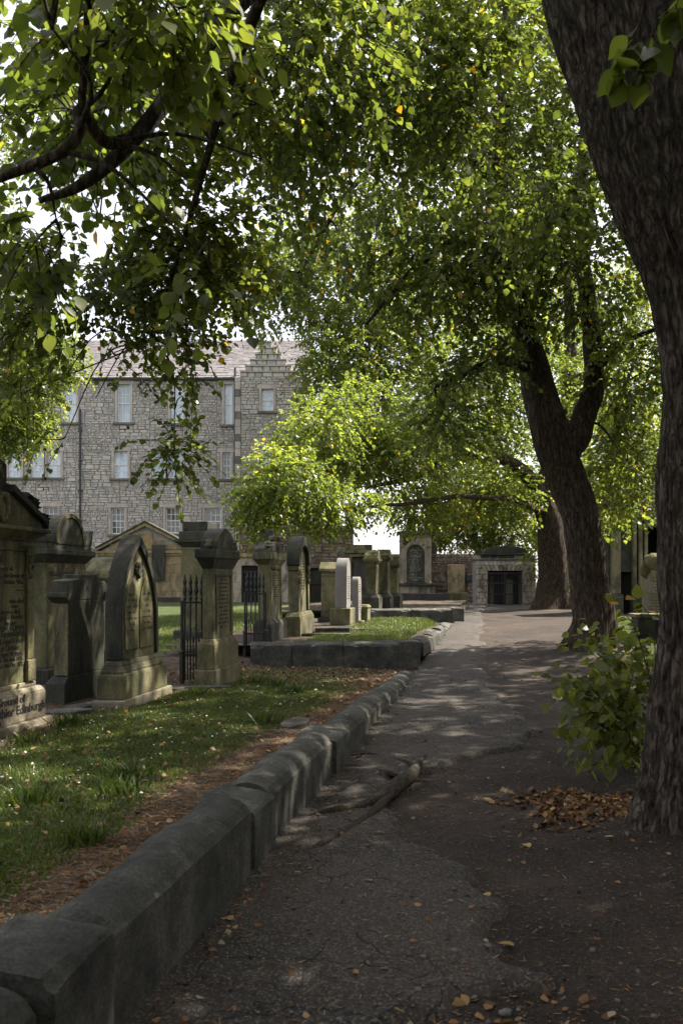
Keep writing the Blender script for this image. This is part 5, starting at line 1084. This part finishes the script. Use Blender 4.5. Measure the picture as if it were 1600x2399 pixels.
# --- tree behind the boundary wall
b4 = np.array([5.0, 54.0, .4])
tr4 = [b4, d(1000, 1100, 54), d(990, 900, 53.5), d(965, 840, 53), d(920, 760, 52), d(880, 680, 51), d(820, 500, 50)]
cr4 = [Ed(840, 850, 48, 160, 150, 4, 950), Ed(770, 880, 46, 90, 160, 3, 520), Ed(880, 700, 49, 190, 150, 4, 950), Ed(1020, 780, 51, 150, 150, 4, 700), Ed(780, 690, 48, 120, 130, 3, 420), Ed(960, 960, 50, 160, 110, 3, 620), Ed(780, 1020, 46, 150, 100, 3, 620), Ed(830, 540, 50, 150, 110, 4, 520), Ed(650, 600, 47, 110, 130, 3, 520), Ed(960, 560, 50, 140, 110, 3, 420), Ed(600, 720, 46, 50, 50, 2, 110)]
tree('elm_tree', 'tall pale green tree with drooping boughs rising behind the boundary wall', b4, [(tr4, [.5, .42, .36, .33, .26, .2, .1], 60, 20, .05, None, 0), ([d(965, 840, 53), d(860, 880, 50), d(760, 960, 48), d(740, 1050, 46)], [.2, .14, .09, .03], 30, 10, .1, None, 0), ([d(975, 870, 53), d(850, 860, 50), d(740, 800, 48)], [.2, .12, .05], 30, 10, .1, None, 0)], [(cr4, .9, 13, .17, LEAF2, .004)], 14, 'bark_far', 'leaf_pale', None, 9, False)
# --- background trees beyond the wall
for k, (px, Y, lb, el) in enumerate([(1150, 62, 'rounded green tree closing the view behind the gate tomb', [Ed(1100, 1130, 58, 130, 80, 3, 900), Ed(1190, 1080, 60, 110, 110, 3, 800), Ed(1060, 1000, 60, 130, 100, 3, 620), Ed(1060, 1210, 57, 120, 50, 2, 620), Ed(1180, 1220, 57, 90, 50, 2, 520)]),
                                    (1330, 58, 'dark green tree behind the thick trunk on the right', [Ed(1400, 1000, 52, 120, 130, 4, 800), Ed(1330, 760, 54, 150, 150, 4, 900), Ed(1450, 700, 50, 110, 160, 4, 600), Ed(1200, 640, 56, 150, 150, 4, 700)]),
                                    (1500, 44, 'dense tree above the dark mausoleum', [Ed(1480, 1090, 40, 100, 70, 2.5, 600), Ed(1450, 940, 41, 90, 90, 2.5, 420), Ed(1290, 1230, 44, 60, 110, 2, 420), Ed(1330, 1120, 44, 70, 70, 2, 350)]),
                                    (-90, 47, 'sunlit yellow green tree in front of the stone building end', [Ed(40, 900, 44, 90, 130, 3, 620), Ed(90, 800, 44, 120, 70, 3, 420), Ed(10, 980, 43, 80, 50, 2, 260), Ed(15, 290, 44, 40, 70, 2, 110), Ed(60, 720, 45, 90, 60, 2, 200), Ed(-60, 600, 45, 90, 300, 4, 600)])]):
    bx_ = np.array([(px - CX) * Y / F, Y, .4]); top = max(el, key=lambda e: e[0][2])[0]
    tree('background_tree', lb, bx_, [([bx_ - np.array([0, 0, .3]), bx_ * .5 + np.array([bx_[0], Y, top[2]]) * .5, np.array([bx_[0] * .7 + top[0] * .3, Y, top[2]])], [.45, .3, .08], 40, 16, .06, None, 0)], [(el, .9, 13, .17, LEAF2, .006)], 20 + k, 'bark_far', 'leaf_pale', None, 5, False)
# --- trees out of the picture, added to shade path and graves and block open sky
for k, (x, y, h, rh, lb) in enumerate([(13.5, 5.0, 8.5, 3.4, 'unseen broad tree added for shade right of the path beyond the massive trunk'), (4.5, -6.5, 5.8, 3.2, 'unseen low tree added to block sky light on the path side behind the viewpoint'), (9.0, -2.5, 5.6, 3.2, 'unseen spreading tree added for shade right of the viewpoint'), (14.5, 14.5, 7.0, 3.8, 'unseen spreading tree added for shade on the verge between the two shading trees'), (-4.5, -7.0, 5.8, 3.2, 'unseen spreading tree added to block sky light on the lawn behind the viewpoint'), (10.5, 9.5, 4.6, 2.4, 'unseen low tree added for shade on the verge behind the shrub')]):
    bb = np.array([x, y, .1])
    tree('added_shade_tree', lb, bb, [([bb - np.array([0, 0, .2]), bb + np.array([.2, 0, h * .5]), bb + np.array([0, .3, h])], [.4, .3, .1], 40, 18, .06, (.4, .5, 4), 0)], [([((x, y, h), (4.2, 4.2, rh), 1700), ((x - 1.5, y + 1, h - 1), (2.8, 3, rh * .7), 500)], .9, 11, .2, LEAF2, 0)], 30 + k, 'bark_far', 'leaf', None, 6, False)

# ------------------------------------------------------------------ shrub on the right
rs = np.random.default_rng(41); sb = np.array([2.75, 7.9, float(ground_z(np.array(2.75), np.array(7.9)))])
sh = thing('shrub', 'leafy young shrub leaning out over the path beside the massive trunk', 'shrub', tuple(sb)); tubes = []; Pn = []; Dn = []
tips = [(1290, 1590, 7.2), (1340, 1480, 7.2), (1310, 1650, 7.0), (1400, 1500, 7.5), (1330, 1740, 6.9), (1460, 1560, 7.6), (1380, 1620, 7.2), (1420, 1680, 7.2), (1350, 1560, 7.4), (1440, 1470, 7.6), (1300, 1560, 7.4), (1400, 1750, 7.0), (1450, 1640, 7.4), (1390, 1550, 7.0), (1470, 1720, 7.3), (1360, 1690, 7.3), (1320, 1600, 7.6), (1250, 1550, 7.8), (1440, 1740, 7.5), (1480, 1470, 8.8), (1430, 1440, 9.0), (1390, 1470, 8.8), (1500, 1520, 8.6), (1340, 1450, 8.2), (1290, 1680, 7.0)]
for (px, py, Y) in tips:
    e = d(px, py, Y); a = sb + np.append(rs.normal(size=2) * .12, 0); mid = a * .5 + e * .5 + np.array([0, 0, .22]); P = spline([a, mid, e], 14); tubes.append(tube_np(P, np.linspace(.009, .002, 14), 5)); T_ = nrm(np.gradient(P, axis=0))
    for i in range(5, 14):
        Pn.append(P[i]); Dn.append(T_[i] + rs.normal(size=3) * .2)
        if rs.random() < .6: Pn.append(P[i] + rs.normal(size=3) * .05); Dn.append(T_[i] + rs.normal(size=3) * .6)
v, f = join_tubes(tubes); tag(link('stems', mesh_np('stems', v - sb, f, None, M['root'], True), sh), None, None, None, 'stuff')
Pn = np.array(Pn); Dn = nrm(np.array(Dn)); lf, _ = leaves_on(Pn, Dn, .06, 1, .10, rs, .006, .3); lf[5] = np.where(lf[5] > .96, lf[5], np.clip(lf[5] + .25, 0, .93)); k = np.argsort(-lf[4])[:298]; big_leaves(sh, [x[k] for x in lf], sb, 'leaf')
lf, _ = leaves_on(np.repeat(Pn, 2, 0) + rs.normal(size=(2 * len(Pn), 3)) * .07, np.repeat(Dn, 2, 0), .06, 1, .085, rs, .006, .3); lf[5] = np.where(lf[5] > .96, lf[5], np.clip(lf[5] + .2, 0, .93)); lf[0] = lf[0] - sb; tag(link('foliage', leaf_mesh('foliage', lf, LEAF8, M['leaf']), sh), kind='stuff')
sp = thing('sapling', 'thin sprig with a few pale leaves rising between shrub and trunk', 'plant', tuple(d(1500, 1600, 6.9))); o_ = np.array(sp.location); tubes = []; Pn = []; Dn = []
for c in ([(1500, 1590, 6.9), (1460, 1450, 6.9), (1430, 1405, 6.9), (1405, 1370, 6.9)], [(1505, 1590, 6.9), (1500, 1440, 6.9), (1480, 1400, 6.9), (1462, 1378, 6.9)]):
    P = spline([d(*q) for q in c], 14); tubes.append(tube_np(P, np.linspace(.006, .002, 14), 5)); T_ = nrm(np.gradient(P, axis=0))
    for i in range(5, 14): Pn.append(P[i]); Dn.append(T_[i] + rs.normal(size=3) * .3)
v, f = join_tubes(tubes); link('stem', mesh_np('stem', v - o_, f, None, M['root'], True), sp); tag(sp.children[0], kind='stuff'); lf, _ = leaves_on(np.array(Pn), nrm(np.array(Dn)), .05, 1, .085, rs, .05); lf[5] = np.clip(lf[5] + .25, 0, 1); big_leaves(sp, lf, o_, 'leaf')
# sprig of broad leaves hanging before the leaning trunk
hp = d(1470, 20, 4.6); hs_ = thing('leaf_sprig', 'sprig of broad green leaves hanging before the leaning trunk', 'branch', tuple(hp)); tubes = []; Pn = []; Dn = []
for c in ([(1480, -60, 4.6), (1470, 40, 4.6), (1440, 110, 4.6), (1420, 170, 4.6)], [(1480, -60, 4.6), (1500, 50, 4.6), (1480, 120, 4.6), (1470, 160, 4.6)], [(1560, -60, 4.6), (1550, 0, 4.6), (1555, 30, 4.6)]):
    P = spline([d(*q) for q in c], 10); tubes.append(tube_np(P, np.linspace(.006, .002, 10), 5)); T_ = nrm(np.gradient(P, axis=0))
    for i in range(4, 10): Pn.append(P[i]); Dn.append(T_[i] + rs.normal(size=3) * .5)
v, f = join_tubes(tubes); tag(link('stem', mesh_np('stem', v - hp, f, None, M['root'], True), hs_), kind='stuff'); lf, _ = leaves_on(np.array(Pn), nrm(np.array(Dn)), .06, 2, .13, rs, 0); lf[5] *= .8; big_leaves(hs_, lf, hp, 'leaf')

# ------------------------------------------------------------------ roots across the path
def gpt(px, py, lift=0.0):
    px *= D_; py *= D_; Y = 5.0
    for _ in range(12): Y = (CH - float(ground_z(np.array((px - CX) * Y / F), np.array(Y)))) * F / (py - HY)
    X = (px - CX) * Y / F; return np.array([X, Y, float(ground_z(np.array(X), np.array(Y))) + lift])
rt = thing('tree_root', 'bare tree root snaking across the path below the kerb', 'root', tuple(gpt(930, 1800)))
for c, rad in (([(985, 1735), (962, 1765), (945, 1795), (915, 1815), (880, 1845), (830, 1865), (760, 1878), (700, 1888)], [.005, .028, .05, .065, .055, .035, .025, .008]), ([(905, 1830), (870, 1870), (820, 1905), (760, 1940), (700, 1975)], [.02, .035, .03, .022, .006]), ([(935, 1800), (900, 1790), (860, 1775), (810, 1770), (770, 1775)], [.012, .025, .022, .016, .006]), ([(950, 1790), (940, 1765), (900, 1750), (850, 1742), (800, 1745)], [.010, .024, .02, .016, .005])):
    P = spline([gpt(*q, .035) for q in c], 40); R = interp_r(rad, 40); P[:, 2] += -.01 + .55 * R + .012 * np.sin(np.linspace(0, 9, 40)); v, f = tube_np(P, R, 12, lambda i, A: 1 + .12 * fbm(np.stack([np.cos(A), np.sin(A), 0 * A + i * .3], -1), 3)); link('root_strand', mesh_np('root_strand', v - np.array(rt.location), f, None, M['root'], True), rt)

# ------------------------------------------------------------------ fallen leaves, pebbles, grass
rl = np.random.default_rng(51)
def flat_leaves(name, label, X, Y, Z, size, mat, r, tilt=.5, tint=None, tmpl=LEAF4):
    n = len(X); a = r.uniform(0, 6.28, n); ax = np.stack([np.cos(a), np.sin(a), r.normal(size=n) * tilt * .5], -1); ax = nrm(ax); up = np.array([0, 0, 1.]) + r.normal(size=(n, 3)) * tilt; nz = nrm(up - ax * (up * ax).sum(1, keepdims=True)); sd = np.cross(nz, ax)
    lf = [np.stack([X, Y, Z], -1), ax, sd, nz, size * r.uniform(.5, 1.3, n), r.random(n) if tint is None else tint]; return tag(link(name, leaf_mesh(name, lf, tmpl, M[mat], 1.2)), label, None, None, 'stuff')
n = 2200; q = np.abs(rl.normal(size=n)) ** .85; a = rl.uniform(0, 6.28, n); wob = 1 + .3 * np.sin(3 * a + 1) + .2 * np.sin(5 * a); X = 1.72 + .30 * q * wob * np.cos(a); Y = 6.35 + .27 * q * wob * np.sin(a); Z = ground_z(X, Y) + .010 + .022 * np.exp(-q * q) * rl.random(n)
flat_leaves('leaf_pile', 'drift of brown fallen leaves beside the massive trunk', X, Y, Z, .048, 'litter', rl, .75)
X = rl.uniform(-.6, 3.2, 900); Y = 2.4 + rl.random(900) ** 1.5 * 12; k = X > kx(Y) + .05; X, Y = X[k], Y[k]; flat_leaves('leaf_litter', 'scattered small brown leaves on the path', X, Y, ground_z(X, Y) + np.clip(asphalt_mask(X, Y) * .6, 0, .042) + .008, .032, 'litter', rl, .35)
X = rl.normal(size=220) * .25 + .45; Y = 3.15 + rl.normal(size=220) * .3; flat_leaves('leaf_litter', 'brown leaves gathered against the broken asphalt edge', X, Y, ground_z(X, Y) + .01, .042, 'litter', rl, .5)
t = rl.uniform(.35, 3.1, 1100); Y = rl.uniform(3.2, 15, 1100); X = kt(t, Y); flat_leaves('leaf_litter', 'brown leaf scatter over the near lawn', X, Y, lawn_z(Y, t) + .022, .04, 'litter', rl, .5)
t = rl.uniform(.2, 3.4, 900); Y = rl.uniform(12.6, 15.2, 900); X = kt(t, Y); flat_leaves('leaf_litter', 'brown leaves drifted below the low cross wall', X, Y, lawn_z(Y, t) + .02, .05, 'litter', rl, .5)
for k, (px, py, s, lb) in enumerate([(1180, 2182, .10, 'yellow ivy shaped leaf lying alone on dark earth'), (1155, 2247, .08, 'pale yellow leaf near the gravel patch'), (935, 2145, .10, 'curled yellow leaf by the broken asphalt edge'), (1125, 2065, .07, 'rounded yellow leaf on dark earth'), (1122, 1842, .06, 'small yellow leaf in the middle of the path'), (1205, 1945, .07, 'yellow leaf beside the brown leaf drift'), (1410, 1928, .08, 'yellow leaf at the foot of the massive trunk'), (752, 2015, .06, 'yellow leaf on the asphalt near the kerb'), (1255, 1610, .06, 'pale leaf on the far path below the shrub')]):
    p = gpt(px, py, .02); rr = random.Random(k); o = link('fallen_leaf', leaf_variants('yleaf')[k % 8], None, tuple(p), (rr.uniform(-.25, .25), rr.uniform(-.3, .1), rr.uniform(0, 6.3)), (s * .8, s * rr.uniform(.75, 1.0), s * rr.uniform(.9, 1.6))); tag(o, lb, 'leaf', 'single yellow leaves on the path')
# pebbles
def pebble_v(r, s): 
    b = MB(); b.blob((0, 0, 0), (s, s * r.uniform(.6, .9), s * r.uniform(.45, .7)), 6, 4, .35, r.random() * 90); return np.array(b.v), np.array(b.f)
rr = random.Random(9); V = []; Fq = []; n = 0
for k in range(1500):
    u = rr.random(); X = rr.gauss(.50, .33) if u < .55 else rr.uniform(-.5, 2.6); Y = rr.gauss(2.95, .32) if u < .55 else rr.uniform(2.3, 6.5)
    if X < kx(Y) + .06: continue
    v, f = pebble_v(rr, rr.uniform(.003, .010) if rr.random() < .93 else rr.uniform(.010, .02)); am1 = float(asphalt_mask(np.array([X]), np.array([Y]))[0]); z = float(ground_z(np.array([X]), np.array([Y]))[0]) + min(.042, max(0, am1 * .6)); a = rr.uniform(0, 6.3); R_ = np.array([[math.cos(a), -math.sin(a), 0], [math.sin(a), math.cos(a), 0], [0, 0, 1]]); V.append(v @ R_.T + np.array([X, Y, z + .004])); Fq.append(f + n); n += len(v)
tag(link('gravel', mesh_np('gravel', np.vstack(V), np.vstack(Fq), None, M['pebble'], True)), 'loose gravel scattered on the bare earth', None, None, 'stuff')
for k, (px, py, s) in enumerate([(882, 2310, .032), (910, 2318, .026), (1050, 2275, .038), (985, 2270, .03), (1160, 2330, .03), (1000, 2240, .028), (697, 1937, .04), (1030, 2290, .03), (1100, 2375, .028)]):
    p = gpt(px, py, .008); v, f = pebble_v(rr, s); o = link('pebble', mesh_np('pebble', v, f, None, M['pebble'], True), None, tuple(p), (0, 0, rr.uniform(0, 6))); tag(o, 'grey stone lying beside the thin end of the tree root' if k == 6 else ('rounded pebble right against the crumbled asphalt edge' if k < 2 else 'larger rounded pebble among the gravel on bare earth'), 'pebble', 'larger pebbles on the path')
# twigs on the ground
def blades(name, label, X, Y, Z, h, r, parent=None, tint0=.5):
    n = len(X); a = r.uniform(0, 6.28, n); lean = r.normal(size=(n, 2)) * .45; h = h * r.uniform(.5, 1.4, n); w = .0035 + .04 * h
    B = np.stack([X, Y, Z], -1); sd = np.stack([np.cos(a), np.sin(a), 0 * a], -1) * w[:, None]; tip = B + np.stack([lean[:, 0] * h, lean[:, 1] * h, h], -1); mid = B * .5 + tip * .5 + np.stack([0 * h, 0 * h, .12 * h], -1)
    V = np.stack([B - sd, B + sd, mid + sd * .7, mid - sd * .7, tip], 1).reshape(-1, 3); o = (np.arange(n) * 5)[:, None]
    t_ = np.clip(tint0 + .22 * vnoise(B * 1.2) + r.normal(size=n) * .16, 0, 1)
    return tag(link(name, mesh_np(name, V, [np.array([[0, 1, 2, 3]]) + o, np.array([[3, 2, 4]]) + o], {'tint': np.repeat(t_, 5)}, M['grass'])), label, None, None, 'stuff')
n = 150000; t = rl.uniform(.35, 3.3, n); Y = 3.2 + 12.0 * rl.random(n) ** 1.1; g = lawn_grass(Y, t); k = rl.random(n) < np.clip(g * 1.1 - .08, .015, 1); t, Y = t[k], Y[k]; tl = 1 + .8 * np.clip(vnoise(np.stack([Y * .8, t * .8, 0 * t], -1)), 0, 1)
blades('grass', 'short green turf blades of the near lawn', kt(t, Y), Y, lawn_z(Y, t) - .004, .025 * tl, rl, None, .58)
n = 40000; t = rl.uniform(.3, 2.6, n); Y = rl.uniform(16, 27, n); k = rl.random(n) < t2_g(Y, t); t, Y = t[k], Y[k]; blades('grass', 'turf blades of the raised plot', kt(t, Y), Y, t2_z(Y, t) - .004, .06, rl, None, .6)
n = 60000; t = rl.uniform(3.5, 9, n); Y = rl.uniform(12, 34, n); k = rl.random(n) < lawn_grass(Y, t); t, Y = t[k], Y[k]; blades('grass', 'turf blades behind the headstones', kt(t, Y), Y, lawn_z(Y, t) - .004, .06, rl, None, .6)
n = 30000; X = rl.uniform(3.4, 9, n); Y = rl.uniform(9.5, 28, n); k = (rl.random(n) < np.clip(sstep(3.2, 4.3, X - kx(Y) - .4 + .8 * fbm(np.stack([X, Y, 0 * X], -1) * .7, 3)), 0, 1)) & (((X - T2P[0]) ** 2 + (Y - T2P[1]) ** 2) > 1.2); X, Y = X[k], Y[k]; blades('grass', 'turf blades of the verge right of the path', X, Y, ground_z(X, Y) + .02, .06, rl, None, .6)

def straw(name, label, X, Y, Z, L, r):
    n = len(X); a = r.uniform(0, 6.28, n); L = L * r.uniform(.4, 1.5, n); w = r.uniform(.0012, .003, n); dv = np.stack([np.cos(a) * L, np.sin(a) * L, r.normal(size=n) * .12 * L], -1); sd = np.stack([-np.sin(a) * w, np.cos(a) * w, 0 * w], -1)
    B = np.stack([X, Y, Z], -1); up = np.array([0, 0, .003]); V = np.stack([B - sd, B + sd, B + dv + sd * .4, B + dv - sd * .4, B + dv * .5 + up], 1).reshape(-1, 3); o = (np.arange(n) * 5)[:, None]
    return tag(link(name, mesh_np(name, V, [np.concatenate([np.array([[0, 1, 4]]) + o, np.array([[1, 2, 4]]) + o, np.array([[2, 3, 4]]) + o, np.array([[3, 0, 4]]) + o])], {'tint': np.repeat(np.clip(r.normal(size=n) * .25 + .6, 0, 1), 5)}, M['litter'])), label, None, None, 'stuff')
n = 9000; t = .3 + np.abs(rl.normal(size=n)) * .35; Y = 3 + 11.5 * rl.random(n) ** 1.2; straw('straw', 'dry stalks strewn along the soil behind the kerb', kt(t, Y), Y, lawn_z(Y, t) + .008, .06, rl)
n = 3500; t = rl.uniform(2.5, 4.0, n); Y = rl.uniform(7.5, 15, n); straw('straw', 'dry stalks around the headstone feet', kt(t, Y), Y, lawn_z(Y, t) + .008, .07, rl)
n = 4200; X = rl.uniform(-.8, 3.4, n); Y = 2.3 + 9 * rl.random(n) ** 1.4; k = X > kx(Y) + .03; X, Y = X[k], Y[k]; straw('straw', 'fine twigs and stalks scattered on the path', X, Y, ground_z(X, Y) + np.clip(asphalt_mask(X, Y) * .6, 0, .042) + .006, .035, rl)
TX = []; TY = []; TZ = []
for (tt, yy) in [(1.6, 11.9), (1.2, 11.2), (1.9, 12.4), (2.6, 8.3), (2.7, 9.9), (2.5, 7.4), (1.0, 5.6), (1.5, 5.4), (1.15, 6.1), (2.2, 10.6), (.9, 8.6), (2.8, 12.7), (.7, 4.4)]:
    m = 110; q = tt + rl.normal(size=m) * .07; y_ = yy + rl.normal(size=m) * .07; TX.append(kt(q, y_)); TY.append(y_); TZ.append(lawn_z(y_, q))
blades('grass_tufts', 'longer grass tufts in the near lawn', np.concatenate(TX), np.concatenate(TY), np.concatenate(TZ), .10, rl, None, .35)
# leaves and grit gathered along the foot of the kerb
n = 700; Y = 2.3 + 11 * rl.random(n) ** 1.3; X = kx(Y) + .03 + np.abs(rl.normal(size=n)) * .09; flat_leaves('leaf_litter', 'dead leaves gathered along the foot of the kerb', X, Y, ground_z(X, Y) + .03 + .008, .03, 'litter', rl, .5)

n = 260; t = rl.uniform(.8, 2.9, n); Y = 3.6 + 10 * rl.random(n); M['petal'] = m_plain('daisy_petal', (0.6, 0.6, 0.56), .8)
flat_leaves('daisies', 'tiny white daisies dotted over the near lawn', kt(t, Y), Y, lawn_z(Y, t) + .03, .02, 'petal', rl, .3)
